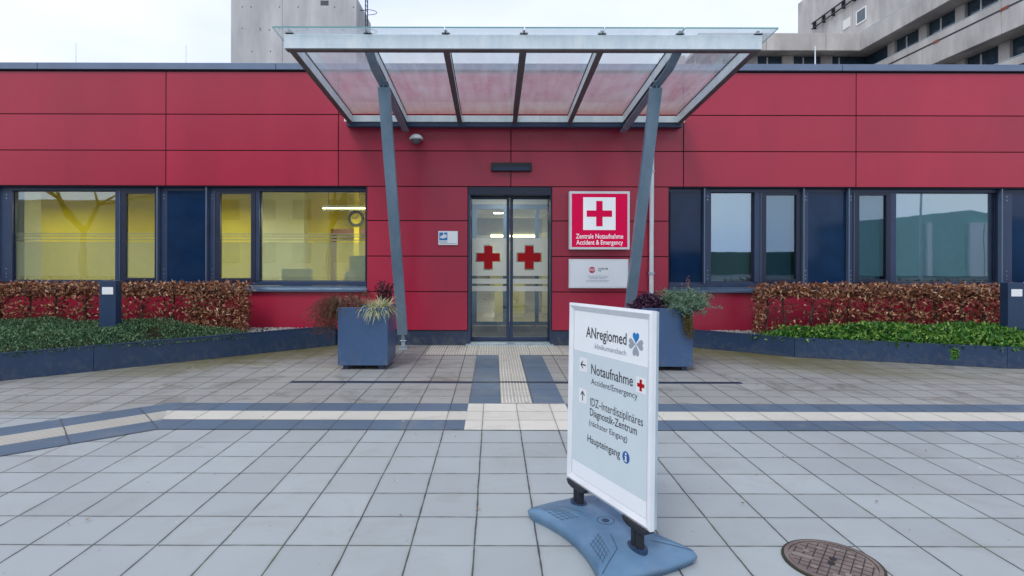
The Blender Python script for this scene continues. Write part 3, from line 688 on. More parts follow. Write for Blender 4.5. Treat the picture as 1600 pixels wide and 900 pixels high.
# text helper ---------------------------------------------------------
def _cap():
    cu = bpy.data.curves.new('txt', 'FONT'); cu.body = 'H'; cu.size = 1; to = bpy.data.objects.new('txt', cu); C.objects.link(to)
    dg = bpy.context.evaluated_depsgraph_get(); dg.update(); me = bpy.data.meshes.new_from_object(to.evaluated_get(dg)); bpy.data.objects.remove(to)
    c = max(p.co.y for p in me.vertices); bpy.data.meshes.remove(me); return c
CAPU = _cap()
def text_mesh(s, x0, x1, base, cap, O, u, v, d, m, parent, name='lettering', bold=0.0, maxx=None):
    cu = bpy.data.curves.new('txt', 'FONT'); cu.body = s; cu.size = 1; cu.offset = bold; cu.extrude = 0; cu.resolution_u = 3
    to = bpy.data.objects.new('txt', cu); C.objects.link(to)
    dg = bpy.context.evaluated_depsgraph_get(); dg.update()
    me = bpy.data.meshes.new_from_object(to.evaluated_get(dg))
    bpy.data.objects.remove(to)
    xs = [p.co.x for p in me.vertices]; a, c = min(xs), max(xs)
    capu = CAPU
    O = Vector(O); u = Vector(u); v = Vector(v); n = u.cross(v).normalized(); org = ORG[parent.name]
    sy = cap / capu; sx = (x1 - x0) / (c - a)
    for p in me.vertices:
        q = O + u * (x0 + (p.co.x - a) * sx) + v * (base + p.co.y * sy) + n * d
        p.co = q - org
    me.materials.clear(); me.materials.append(m); me.name = name
    o = bpy.data.objects.new(name, me); C.objects.link(o); o.parent = parent; ORG[o.name] = org
    return o
U, V = Vector((1, 0, 0)), Vector((0, 0, 1))
def rectpoly(a, b_, c, d_): return [(a, c), (b_, c), (b_, d_), (a, d_)]
def cross(A, B): return [(-B, -A), (B, -A), (B, -B), (A, -B), (A, B), (B, B), (B, A), (-B, A), (-B, B), (-A, B), (-A, -B), (-B, -B)]

# big emergency sign
ys = F - .16
sx0, sx1, sz0, sz1 = WX(889.5, ys), WX(984, ys), WZ(389.5, ys), WZ(298.5, ys)
t = thing('emergency_sign', 'square crimson sign with white cross reading Zentrale Notaufnahme, beside the door', 'sign', ((sx0 + sx1) / 2, F, sz0))
build(MB().box(sx0, sx1, ys, F - .002, sz0, sz1), 'light_box', M['white'], t, bevel=.008)
M['crimson_lit'] = M['crimson'].copy(); M['crimson_lit'].name = 'backlit_crimson'; M['white_lit'] = M['white'].copy(); M['white_lit'].name = 'backlit_white'
for k_, c_, e_ in (('crimson_lit', (.8, .0, .09, 1), .16), ('white_lit', (.85, .93, 1, 1), .18)):
    p_ = M[k_].node_tree.nodes['Principled BSDF']; p_.inputs['Emission Color'].default_value = c_; p_.inputs['Emission Strength'].default_value = e_; p_.inputs['Specular IOR Level'].default_value = .15
Q = (0, ys, 0); g = .04
build(MB().plate(rectpoly(sx0 + g, sx1 - g, sz0 + g, sz1 - g), Q, U, V, .001, .004), 'sign_face', M['crimson_lit'], t)
wx0, wx1, wz0, wz1 = WX(911, ys), WX(961.5, ys), WZ(359, ys), WZ(308, ys)
build(MB().plate(rectpoly(wx0, wx1, wz0, wz1), Q, U, V, .005, .007), 'white_square', M['white_lit'], t)
build(MB().plate(cross(.21, .053), ((wx0 + wx1) / 2, ys, (wz0 + wz1) / 2), U, V, .008, .010), 'cross', M['crimson_lit'], t)
text_mesh('Zentrale Notaufnahme', WX(899.8, ys), WX(973.5, ys), WZ(372.3, ys), .076, Q, U, V, .008, M['white_lit'], t, bold=.012)
text_mesh('Accident & Emergency', WX(900.3, ys), WX(973.2, ys), WZ(381.8, ys), .074, Q, U, V, .008, M['white_lit'], t, bold=.012)
# lower notice
y2 = F - .09
nx0, nx1, nz0, nz1 = WX(889, y2), WX(982, y2), WZ(450, y2), WZ(404.5, y2)
t = thing('notice_board', 'white notice board with small red STOP disc below the crimson sign', 'notice', ((nx0 + nx1) / 2, F, nz0))
build(MB().box(nx0, nx1, y2, F - .002, nz0, nz1), 'frame', M['alu'], t, bevel=.006)
Q = (0, y2, 0)
build(MB().plate(rectpoly(nx0 + .028, nx1 - .028, nz0 + .028, nz1 - .028), Q, U, V, .001, .003), 'notice_face', M['poster'], t)
cxs, czs = WX(925, y2), WZ(421.5, y2)
build(MB().plate([(.055 * math.cos(R(22.5 + 45 * i)), .055 * math.sin(R(22.5 + 45 * i))) for i in range(8)], (cxs, y2, czs), U, V, .004, .005), 'stop_disc', M['crimson'], t)
text_mesh('STOP', cxs - .045, cxs + .045, czs - .02, .04, Q, U, V, .0065, M['white'], t, bold=.03)
text_mesh('KVB', WX(941, y2), WX(950, y2), WZ(421, y2), .028, Q, U, V, .004, M['ink'], t, bold=.02)
b = MB()
for i in range(9):
    a = R(20 + i * 36); r_ = .03 if i % 2 else .02
    b.plate([(r_ * math.cos(a) + dx, r_ * math.sin(a) + dy) for dx, dy in ((-.007, -.006), (.007, -.006), (.007, .006), (-.007, .006))], (WX(937.5, y2), y2, WZ(421, y2)), U, V, .004, .005)
build(b, 'emblem', teal, t)
b = MB()
for row, (pa, pb, py) in enumerate(((918, 951, 431), (920, 949, 433), (922, 947, 435), (916, 952, 437.8), (916, 952, 440))):
    x = WX(pa, y2)
    while x < WX(pb, y2) - .02:
        w_ = rnd.uniform(.018, .05); b.plate(rectpoly(x, min(x + w_, WX(pb, y2)), WZ(py, y2) - .004, WZ(py, y2) + .004), Q, U, V, .004, .005); x += w_ + .009
build(b, 'fine_print', M['inkgrey'], t)
# small induction loop sign
y3 = F - .03
ax0, ax1, az0, az1 = WX(684.8, y3), WX(715.3, y3), WZ(383, y3), WZ(361.2, y3)
t = thing('small_plate', 'small white plate with blue pictogram left of the entrance', 'sign', (ax0, F, az0))
build(MB().box(ax0, ax1, y3, F - .002, az0, az1), 'plate', M['alu'], t, bevel=.003)
Q = (ax0, y3, az1); px_ = (ax1 - ax0) / 690.
def sp3(x, y): return ((x - 335) * px_, -(y - 250) * px_)
build(MB().plate([sp3(355, 270), sp3(355, 705), sp3(1000, 705), sp3(1000, 270)], Q, U, V, .001, .0015), 'plate_face', M['poster'], t)
build(MB().plate([sp3(370, 300), sp3(370, 580), sp3(655, 580), sp3(655, 300)], Q, U, V, .002, .003), 'blue_square', M['bluemark'], t)
build(MB().plate([sp3(405, 515), sp3(405, 440), sp3(450, 405), sp3(500, 400), sp3(515, 300), sp3(540, 300), sp3(545, 385), sp3(620, 365), sp3(635, 440), sp3(610, 490), sp3(540, 500), sp3(490, 522), sp3(450, 490)][::-1], Q, U, V, .004, .005), 'pictogram', M['white'], t)
b = MB()
for i in range(9): b.plate([sp3(370 + i * 32, 620), sp3(370 + i * 32, 648), sp3(392 + i * 32, 648), sp3(392 + i * 32, 620)], Q, U, V, .002, .003)
b.plate([sp3(370, 682), sp3(370, 692), sp3(985, 692), sp3(985, 682)], Q, U, V, .002, .003)
build(b, 'fine_print', M['ink'], t)

# drain pipe
t = thing('drain_pipe', 'slim grey vertical drain pipe on the red wall behind the right canopy post', 'pipe', (WX(1018, F - .08), F - .08, 0))
xp = WX(1018, F - .08)
build(MB().tube([(xp, F - .16, 3.66), (xp, F - .1, 3.60), (xp, F - .08, 3.5), (xp, F - .08, .06)], .042, 14), 'pipe', M['galv_l'], t)
for z in (2.9, 1.2): build(MB().tube([(xp, F - .08, z), (xp, F - .08, z + .035)], .05, 14).box(xp - .008, xp + .008, F - .04, F - .001, z + .005, z + .03), 'clamp', M['galv'], t)

# ------------------------------------------------------------------ glass canopy
CX = .345
can = thing('glass_canopy', 'wide sloping glass and galvanised steel canopy over the entrance', 'canopy', (CX, 8.2, 0))
zf_t, zf_b, yf0 = WZ(53, 6.62), WZ(76, 6.62), 6.62
bx0, bx1 = WX(443, 6.62), WX(1190, 6.62)
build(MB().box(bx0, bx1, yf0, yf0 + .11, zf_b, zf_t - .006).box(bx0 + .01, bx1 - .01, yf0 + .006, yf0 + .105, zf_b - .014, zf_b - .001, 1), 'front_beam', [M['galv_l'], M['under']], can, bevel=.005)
zr_t, zr_b = WZ(180.5, 9.48), WZ(190.5, 9.48)
build(MB().box(WX(537, 9.48), WX(1070, 9.48), 9.48, 9.62, zr_b, zr_t), 'rear_beam', M['galv_l'], can, bevel=.006)
b = MB(); ga, gb = WX(541, 9.5), WX(1066, 9.5)
b.box(ga, gb, 9.50, 9.655, zr_b - .075, zr_b - .002)
build(b, 'gutter', M['frame'], can, bevel=.01)
for k in range(7):
    x = CX + (k - 3) * .9
    zA = zf_b + .085; zB = zr_b + .055
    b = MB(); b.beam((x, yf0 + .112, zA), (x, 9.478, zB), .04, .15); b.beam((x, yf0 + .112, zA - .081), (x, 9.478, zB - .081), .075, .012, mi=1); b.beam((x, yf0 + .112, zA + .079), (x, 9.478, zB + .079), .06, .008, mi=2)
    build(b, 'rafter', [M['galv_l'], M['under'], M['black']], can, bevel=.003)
    if k in (1, 5):
        w = MB()     # deep haunched girder under the rafter: thin web and bottom flange
        pts = [(yf0 + .12, zf_b + .005), (yf0 + .45, zf_b - .09), (7.9, zf_b - .155), (9.55, zr_b - .135)]
        tops = [zA - .077 + (zB - zA) * (p[0] - yf0) / (9.478 - yf0) for p in pts]
        vs = []
        for (y, z), zt in zip(pts, tops):
            vs += [(x - .008, y, z), (x + .008, y, z), (x + .008, y, zt), (x - .008, y, zt)]
        w.add(vs, [(4*i+j, 4*i+(j+1) % 4, 4*(i+1)+(j+1) % 4, 4*(i+1)+j) for i in range(3) for j in range(4)] + [(3, 2, 1, 0), (12, 13, 14, 15)])
        for p, q in zip(pts, pts[1:]): w.beam((x, p[0], p[1] - .006), (x, q[0], q[1] - .006), .11, .012)
        build(w, 'girder', M['post'], can)
# canopy glass
def canopy_glass_mat():
    m, nt, p = new_mat('dirty_canopy_glass'); nt.nodes.remove(p); L = nt.links.new
    tc = N(nt, 'ShaderNodeTexCoord'); n1 = N(nt, 'ShaderNodeTexNoise'); n1.inputs['Scale'].default_value = 1.7; n1.inputs['Detail'].default_value = 7; n1.inputs['Roughness'].default_value = .6
    L(tc.outputs['Object'], n1.inputs['Vector'])
    mp = N(nt, 'ShaderNodeMapping'); mp.inputs['Scale'].default_value = (9, 1.3, 1); L(tc.outputs['Object'], mp.inputs['Vector'])
    n2 = N(nt, 'ShaderNodeTexNoise'); n2.inputs['Scale'].default_value = 1; n2.inputs['Detail'].default_value = 5; L(mp.outputs[0], n2.inputs['Vector'])
    sx = N(nt, 'ShaderNodeSeparateXYZ'); L(tc.outputs['Object'], sx.inputs[0])
    yr = N(nt, 'ShaderNodeMapRange'); L(sx.outputs[1], yr.inputs['Value']); yr.inputs['From Min'].default_value = .35; yr.inputs['From Max'].default_value = 1.4; yr.inputs['To Min'].default_value = 0; yr.inputs['To Max'].default_value = .6
    a = N(nt, 'ShaderNodeMath', operation='ADD'); L(n1.outputs['Fac'], a.inputs[0]); L(n2.outputs['Fac'], a.inputs[1])
    mr = N(nt, 'ShaderNodeMapRange'); L(a.outputs[0], mr.inputs['Value']); mr.inputs['From Min'].default_value = .75; mr.inputs['From Max'].default_value = 1.35
    mr.inputs['To Min'].default_value = .34; mr.inputs['To Max'].default_value = .62
    ad = N(nt, 'ShaderNodeMath', operation='ADD', use_clamp=True); hf = N(nt, 'ShaderNodeMath', operation='MULTIPLY'); L(yr.outputs[0], hf.inputs[0]); hf.inputs[1].default_value = .3
    L(mr.outputs[0], ad.inputs[0]); L(hf.outputs[0], ad.inputs[1])
    t = N(nt, 'ShaderNodeBsdfTransparent'); t.inputs[0].default_value = (.80, .88, .90, 1)
    gr = N(nt, 'ShaderNodeMixRGB'); L(yr.outputs[0], gr.inputs[0]); gr.inputs[1].default_value = (.56, .60, .66, 1); gr.inputs[2].default_value = (.34, .31, .15, 1)
    tr = N(nt, 'ShaderNodeBsdfTranslucent'); L(gr.outputs[0], tr.inputs[0])
    df = N(nt, 'ShaderNodeBsdfDiffuse'); L(gr.outputs[0], df.inputs[0])
    dm = N(nt, 'ShaderNodeMixShader'); dm.inputs[0].default_value = .35; L(tr.outputs[0], dm.inputs[1]); L(df.outputs[0], dm.inputs[2])
    gm = N(nt, 'ShaderNodeMixShader'); L(ad.outputs[0], gm.inputs[0]); L(t.outputs[0], gm.inputs[1]); L(dm.outputs[0], gm.inputs[2])
    g = N(nt, 'ShaderNodeBsdfGlossy'); g.inputs['Roughness'].default_value = .06
    fr = N(nt, 'ShaderNodeLayerWeight'); fr.inputs[0].default_value = .22
    f2 = N(nt, 'ShaderNodeMath', operation='MULTIPLY'); L(fr.outputs['Fresnel'], f2.inputs[0]); f2.inputs[1].default_value = .16
    o = N(nt, 'ShaderNodeMixShader'); L(f2.outputs[0], o.inputs[0]); L(gm.outputs[0], o.inputs[1]); L(g.outputs[0], o.inputs[2])
    L(o.outputs[0], nt.nodes['Material Output'].inputs[0]); return m
cg = canopy_glass_mat()
M['glass_edge'] = pm('green_glass_edge', (.10, .30, .30), rough=.15, var=.1)
yg0, yg1 = 6.47, 9.6
zg0, zg1 = zf_t + .014, zr_t + .055
gx0, gx1 = WX(425, 6.49), WX(1215, 6.49)
edges = [gx0] + [CX + (k - 3) * .9 for k in range(1, 6)] + [gx1]
for i in range(6):
    a, c = edges[i] + .006, edges[i + 1] - .006
    b = MB(); v = [(a, yg0, zg0), (c, yg0, zg0), (c, yg1, zg1), (a, yg1, zg1)]
    b.add(v, [(0, 1, 2, 3)], 0)
    tk = .016; e = [(x, y, z + d) for (x, y, z) in v for d in (-tk / 2, tk / 2)]
    b.add(e, [(0, 2, 3, 1), (2, 4, 5, 3), (6, 0, 1, 7)], 1)
    build(b, 'glass_pane', [cg, M['glass_edge']], can)
for k in range(7):
    x = CX + (k - 3) * .9; zz = zf_t
    b = MB(); b.box(x - .045, x + .045, yf0 - .005, yf0 + .1, zz + .001, zz + .02); b.box(x - .015, x + .015, yf0 + .01, yf0 + .05, zz + .021, zz + .05)
    build(b, 'clip', M['black'], can, bevel=.004)
for sx_ in (-1, 1):
    x = CX + sx_ * 1.8
    top = Vector((x, 7.62, 3.74)); bot = Vector((x, 9.25, .25)); d = (top - bot).normalized()
    po = build(MB().beam(bot, top, .155, .085, (0, 1, 0)), 'post', M['post'], can, bevel=.006)
    b = MB(); b.tube([bot - d * .0, bot - d * .10], .028, 12); b.beam((x, 9.3, .16), (x, 9.31, .03), .055, .03, (0, 1, 0))
    b.box(x - .07, x + .07, 9.24, 9.38, -.003, .014); b.tube([(x - .05, 9.285, .13), (x + .05, 9.285, .13)], .012, 8)
    build(b, 'foot_pin', M['galv'], po)
    b = MB(); b.beam(top - d * .02, top + d * .14, .016, .075, (0, 1, 0)); b.tube([(x - .04, top.y - .03, top.z + .07), (x + .04, top.y - .03, top.z + .07)], .016, 8)
    build(b, 'head_plate', M['galv'], po)

# slot drain
t = MB(); t.box(WX(455, 6.85), 2.95, 6.805, 6.88, -.003, .004)
b2 = tag(build(t, 'slot_drain', M['frame'], loc=(.2, 6.84, 0)), 'narrow metal slot drain running across the paving before the entrance', 'drain')
sl = MB(); sl.box(WX(455, 6.85) + .01, 2.94, 6.822, 6.863, .0042, .0055); ORG[b2.name] = Vector((.2, 6.84, 0)); build(sl, 'slot', M['black'], b2)

# ------------------------------------------------------------------ planting beds
def bed_wall(name, pts, h, label, t=.05):
    b = thing(name, label, 'bed edging', (pts[1][0], pts[1][1], 0))
    for p, q in zip(pts, pts[1:]):
        p = Vector((p[0], p[1], 0)); q = Vector((q[0], q[1], 0)); d = (q - p).normalized() * .002
        w = MB().beam(p + d + Vector((0, 0, h / 2 - .002)), q - d + Vector((0, 0, h / 2 - .002)), .012, h)
        w.beam(p + d + Vector((0, .018, h)), q - d + Vector((0, .018, h)), t, .012)
        build(w, 'edge_panel', M['navy'], b, bevel=.002)
LB = [(-9.9, 3.5), (-5.17, 7.45), (-2.64, 9.64)]
RB = [(3.28, 9.56), (4.51, 8.62), (6.94, 7.78), (12.5, 7.66)]
bed_wall('bed_edging', LB, .325, 'long dark blue metal edging of the left planting bed')
bed_wall('bed_edging', RB, .285, 'dark blue metal edging of the right planting bed')
sheet('soil', LB + [(-9.9, 9.64)], .26, M['soil']); sheet('soil', [RB[0], RB[1], RB[2], RB[3], (12.5, 9.66)], .235, M['soil'])
b = MB()
def pebbles(b, x0, x1, y0, y1, z, n, cond):
    for i in range(n):
        x, y = rnd.uniform(x0, x1), rnd.uniform(y0, y1)
        if not cond(x, y): continue
        r_ = rnd.uniform(.012, .026); vs = []
        for dz, rr in ((-.5, .5), (.1, 1), (.7, .55)):
            for k in range(5):
                a = 2 * math.pi * k / 5 + dz; vs.append((x + r_ * rr * math.cos(a) * rnd.uniform(.8, 1.2), y + r_ * rr * math.sin(a), z + r_ * dz))
        b.add(vs, [(j*5+k, j*5+(k+1) % 5, (j+1)*5+(k+1) % 5, (j+1)*5+k) for j in range(2) for k in range(5)] + [(10, 11, 12, 13, 14)], 0, True)
def in_left(x, y, m=.06): 
    if x > -5.17: e = 7.45 + (x + 5.17) * (2.19 / 2.53)
    else: e = 3.5 + (x + 9.9) * (3.95 / 4.73)
    return y > e + m * 1.4
def in_right(x, y, m=.06):
    if x < 3.28: return False
    if x < 4.51: e = 9.56 - (x - 3.28) * (.94 / 1.23)
    elif x < 6.94: e = 8.62 - (x - 4.51) * (.84 / 2.43)
    else: e = 7.78 - (x - 6.94) * .0216
    return y > e + m
pebbles(b, -4.3, -2.8, 8.6, 9.62, .29, 900, in_left); pebbles(b, 3.6, 4.8, 8.9, 9.62, .26, 500, in_right)
tag(build(b, 'gravel', M['pebble']), 'pale gravel strip in the beds against the red wall', 'gravel', kind='stuff')

def leaf(b, p, n, L_, w, fold=.25, mi=0, droop=0.0):
    """one leaf: a folded diamond of two faces"""
    d = Vector(n).normalized(); a = d.cross(Vector((rnd.uniform(-1, 1), rnd.uniform(-1, 1), rnd.uniform(-1, 1))))
    if a.length < 1e-3: a = Vector((1, 0, 0))
    a.normalize(); u = a.cross(d); p = Vector(p)
    m_ = p + d * L_ * .45
    vs = [p, m_ + a * w * .5 + u * w * fold, p + d * L_ - u * L_ * droop, m_ - a * w * .5 + u * w * fold]
    b.add(vs, [(0, 1, 2), (0, 2, 3)], mi)
def rdir(up=0.0):
    v = Vector((rnd.gauss(0, 1), rnd.gauss(0, 1), rnd.gauss(0, 1) + up)); return v.normalized()
def wob(x, y, s=1.0, ph=0):
    return (math.sin(x * 2.1 * s + ph) + math.sin(y * 2.7 * s + 1.3 + ph) + math.sin((x + y) * 4.3 * s + ph * 2) * .6 + math.sin((x * 1.7 - y) * 8.1 * s) * .35) / 2.95

# left: fine dark evergreen ground cover, right: bright leafy ground cover
b = MB(); n = 0
while n < 62000:
    x = rnd.uniform(-9.6, -3.75); y = rnd.uniform(4.2, 9.0)
    if not in_left(x, y, -.02) or y > 8.95: continue
    if y < 5.2 and rnd.random() < .6: continue
    if x > -5.17: e = 7.45 + (x + 5.17) * .866
    else: e = 3.5 + (x + 9.9) * .835
    de = (y - e) * .75; taper = min(1, max(0, (-3.7 - x) / 1.5))
    hmax = (.06 + .17 * min(1, max(0, de) / .45) ** .7) * (.35 + .65 * taper) * (1 + .28 * wob(x, y, 1.6))
    if wob(x * 1.3, y * 1.9, 1.1, 4) > .62 and de < .6: continue
    h = hmax * (1 - rnd.random() ** 1.8 * .6)
    leaf(b, (x, y, .25 + h), rdir(.8), rnd.uniform(.024, .05), rnd.uniform(.014, .024)); n += 1
tag(build(b, 'evergreen_ground_cover', M['dark_leaf']), 'dark fine leaved evergreen ground cover filling the left bed', 'ground cover', kind='stuff')
b = MB(); n = 0
while n < 17000:
    x = rnd.uniform(3.95, 10.2); y = rnd.uniform(7.6, 9.0)
    if not in_right(x, y, .0): continue
    if x < 4.51: e = 9.56 - (x - 3.28) * (.94 / 1.23)
    elif x < 6.94: e = 8.62 - (x - 4.51) * .3457
    else: e = 7.78 - (x - 6.94) * .0216
    de = y - e; taper = min(1, max(0, (x - 3.9) / .9))
    hmax = (.07 + .15 * min(1, max(0, de) / .35) ** .8) * (.35 + .65 * taper) * (1 + .35 * wob(x, y, 2.2))
    h = hmax * (1 - rnd.random() ** 2 * .8)
    leaf(b, (x, y, .22 + h), rdir(.5), rnd.uniform(.05, .085), rnd.uniform(.03, .05), droop=.2); n += 1
tag(build(b, 'leafy_ground_cover', M['bright_leaf']), 'bright green leafy ground cover filling the right bed', 'ground cover', kind='stuff')
# one tuft hanging over the edging
b = MB(); tx = WX(1491, 7.75)
for i in range(60): leaf(b, (tx + rnd.gauss(0, .025), 7.735 + rnd.uniform(-.03, .02), .27 - rnd.random() * .12), rdir(-.6), .05, .035, droop=.2)
tag(build(b, 'hanging_tuft', M['bright_leaf'], loc=(tx, 7.74, .2)), 'small green tuft hanging over the right bed edging', 'plant')

def hedge(x0, x1, label, top, sparse, stem_step):
    t = thing('beech_hedge', label, 'hedge', ((x0 + x1) / 2, 9.15, .25))
    st = MB(); lv = MB(); x = x0 + .15
    stems = []
    while x < x1 - .05:
        xb = x + rnd.uniform(-.03, .03); yb = 9.16 + rnd.uniform(-.04, .04); stems.append(xb)
        xt = xb + rnd.uniform(-.06, .06)
        pts = [(xb, yb, .24), (xb + rnd.uniform(-.02, .02), yb, .5), (xt, yb + rnd.uniform(-.03, .03), .8), (xt + rnd.uniform(-.03, .03), yb, top - .05)]
        st.tube(pts, [.019, .016, .012, .006], 7)
        for j in range(26):
            z = rnd.uniform(.4, top - .1); bx = xb + (xt - xb) * (z - .24) / .8; a = rnd.uniform(0, 2 * math.pi); l = rnd.uniform(.12, .3)
            e = (bx + math.cos(a) * l, yb + math.sin(a) * min(l, .2), z + l * rnd.uniform(.2, .9))
            if e[2] > top: continue
            st.tube([(bx, yb, z), ((bx + e[0]) / 2, (yb + e[1]) / 2, (z + e[2]) / 2 - .01), e], [.006, .004, .002], 4, caps=False)
        x += stem_step * rnd.uniform(.85, 1.15)
    n = 0; N_ = int((x1 - x0) * 1650)
    while n < N_:
        x = rnd.uniform(x0, x1); y = 9.15 + rnd.gauss(0, .1); z = .3 + rnd.random() * (top - .3)
        if abs(y - 9.15) > .24: continue
        tt = top + .025 * wob(x, y, 4) 
        if z > tt: continue
        ns = min(abs(x - s) for s in stems)
        rel = (tt - z) / (top - .3)
        edge = min(x - x0, x1 - x)
        dens = 1.0 if rel < .26 else (sparse(x) * (.55 + .45 * (1 if ns < .07 else 0)) * (1.15 + .9 * wob(x * 2.2, z * 5, 2.3)))
        if rel < .26: dens *= 1.0 + .2 * wob(x, z * 6, 3)
        if edge < .12: dens = max(dens, .75)
        if rnd.random() > dens: continue
        leaf(lv, (x, y, z), rdir(-.25), rnd.uniform(.045, .08), rnd.uniform(.022, .038), fold=.35, droop=.25); n += 1
    build(st, 'stem', M['bark'], t); build(lv, 'foliage', M['brown_leaf'], t)
xl0, xl1 = -10.2, WX(388, 9.15)
hedge(xl0, xl1, 'brown leaved beech hedge along the wall left of the entrance', WZ(442, 9.15), lambda x: .22 if x < -5.9 else (.15 if x < -4.9 else .68), .42)
xr0, xr1 = WX(1181, 9.15), 10.4
hedge(xr0, xr1, 'brown leaved beech hedge along the wall right of the entrance', WZ(442, 9.15), lambda x: .05 if x < 5.3 else (.24 if x < 5.9 else .38), .33)

# bollard lights in the beds
def bollard(px, Y, ptop, label, w=.235, plate_dx=0):
    x = WX(px, Y); t = thing('bollard_light', label, 'bollard', (x, Y, .25), 'bollards in the planting beds')
    zt = WZ(ptop, Y)
    build(MB().box(x - w / 2, x + w / 2, Y, Y + .14, .2, zt), 'column', M['navy'], t, bevel=.005)
    zc = WZ(ptop + 16, Y)
    build(MB().box(x - .075 + plate_dx, x + .085 + plate_dx, Y - .006, Y - .001, zc - .05, zc + .055), 'lamp_cover', M['white'], t, bevel=.003)
bollard(168, 8.25, 440, 'dark blue bollard with white plate between the left hedge and ground cover')
bollard(1588, 8.35, 440, 'dark blue bollard with white plate standing in the right bed')

# ------------------------------------------------------------------ planters by the entrance
def planter(x0, x1, y0, y1, zt, label):
    t = thing('planter', label, 'planter', ((x0 + x1) / 2, (y0 + y1) / 2, 0), 'square planters flanking the entrance')
    b = MB(); w = .025
    b.box(x0, x1, y0, y0 + w, .055, zt); b.box(x0, x1, y1 - w, y1, .055, zt); b.box(x0, x0 + w, y0 + w + .001, y1 - w - .001, .055, zt); b.box(x1 - w, x1, y0 + w + .001, y1 - w - .001, .055, zt)
    b.box(x0 + w + .001, x1 - w - .001, y0 + w + .001, y1 - w - .001, .06, .08)
    build(b, 'box', M['planter'], t, bevel=.004)
    for x in (x0 + .06, x1 - .13):
        for y in (y0 + .05, y1 - .11): build(MB().box(x, x + .07, y, y + .06, -.003, .054), 'foot', M['frame'], t)
    build(MB().box(x0 + w + .001, x1 - w - .001, y0 + w + .001, y1 - w - .001, zt - .12, zt - .05), 'soil', M['soil'], t)
M['planter'] = pm('planter_blue', (.045, .095, .20), rough=.36, var=.08, scale=1.5, bump=.015, bscale=150); splash(M['planter'], .30, .25)
PLx0, PLx1 = WX(528, 7.58), WX(606, 7.58)
planter(PLx0, PLx1, 7.58, 8.2, WZ(481, 7.58), 'square blue metal planter with pale grass left of the entrance')
PRx0, PRx1 = WX(1083, 7.54) - .66, WX(1083, 7.54)
planter(PRx0, PRx1, 7.54, 8.16, WZ(481, 7.54) - .0, 'square blue metal planter with purple and sage plants behind the sign')
def arc(base, d, L_, droop, n=6):
    p = Vector(base); d = Vector(d).normalized(); pts = [p.copy()]
    for i in range(n):
        d = (d + Vector((0, 0, -droop / n))).normalized(); p = p + d * L_ / n; pts.append(p.copy())
    return pts
def ribbon(b, pts, w, mi=0):
    d0 = (pts[-1] - pts[0]); side = d0.cross(Vector((0, 0, 1)))
    if side.length < 1e-4: side = Vector((1, 0, 0))
    side.normalize(); vs = []; n = len(pts)
    for i, p in enumerate(pts):
        ww = w * (1 - (i / (n - 1)) ** 2 * .9) / 2; vs += [p - side * ww, p + side * ww]
    b.add(vs, [(2*i, 2*i+1, 2*i+3, 2*i+2) for i in range(n - 1)], mi)
zt = WZ(481, 7.58) - .05
# striped grass
b = MB(); gx = WX(592, 7.72)
for i in range(620):
    a = rnd.uniform(0, 2 * math.pi); up = rnd.uniform(.3, 2.2)
    ribbon(b, arc((gx + rnd.gauss(0, .06), 7.74 + rnd.gauss(0, .05), zt), (math.cos(a), math.sin(a) - .25, up), rnd.uniform(.16, .31), rnd.uniform(.8, 2.6)), rnd.uniform(.008, .015))
tag(build(b, 'striped_grass', M['straw'], loc=(gx, 7.74, zt)), 'pale striped grass tuft spilling over the left planter', 'grass')
b = MB(); hx = WX(549, 7.7)
for i in range(55):
    a = rnd.uniform(0, 2 * math.pi)
    pts = arc((hx + rnd.uniform(-.13, .11), 7.7 + rnd.uniform(-.06, .08), zt), (math.cos(a) * .3, math.sin(a) * .3, 1), rnd.uniform(.1, .2), .3)
    for p in pts[1:]:
        for q in range(5): leaf(b, p, rdir(.8), .022, .008)
    ribbon(b, pts, .008)
tag(build(b, 'heather', M['heather'], loc=(hx, 7.7, zt)), 'low pinkish heather in the left planter beside the grass', 'plant')
b = MB(); fx = WX(538, 7.95)
for i in range(150):
    a = rnd.uniform(R(125), R(290)); side = rnd.random()
    if side < .35: a = rnd.uniform(R(60), R(180))
    pts = arc((fx + rnd.uniform(-.06, .22), 7.95 + rnd.gauss(0, .07), zt + .02), (math.cos(a), math.sin(a) * .5, rnd.uniform(.7, 1.7)), rnd.uniform(.35, .70), rnd.uniform(2.2, 4.2), 9)
    ribbon(b, pts, .008)
    for p in pts[2:]:
        for q in range(9): leaf(b, p + Vector((rnd.gauss(0, .015), rnd.gauss(0, .015), rnd.gauss(0, .015))), rdir(-.5), .03, .008)
tag(build(b, 'weeping_conifer', M['rustyfern'], loc=(fx, 7.95, zt)), 'rusty brown weeping shrub hanging over the left planter edge', 'shrub')
b = MB(); dx = WX(599, 8.0)
for i in range(17):
    a = rnd.uniform(0, 2 * math.pi)
    pts = arc((dx + rnd.uniform(-.09, .1), 8.02 + rnd.uniform(-.06, .06), zt), (math.cos(a) * .35, math.sin(a) * .3, 1), rnd.uniform(.2, .4), .15, 8)
    ribbon(b, pts, .007)
    for p in pts[2:]:
        for q in range(5): leaf(b, p, rdir(.3), rnd.uniform(.03, .05), .022)
tag(build(b, 'dark_sprig_shrub', M['darksprig'], loc=(dx, 8.0, zt)), 'small upright dark purple shrub at the back of the left planter', 'shrub')
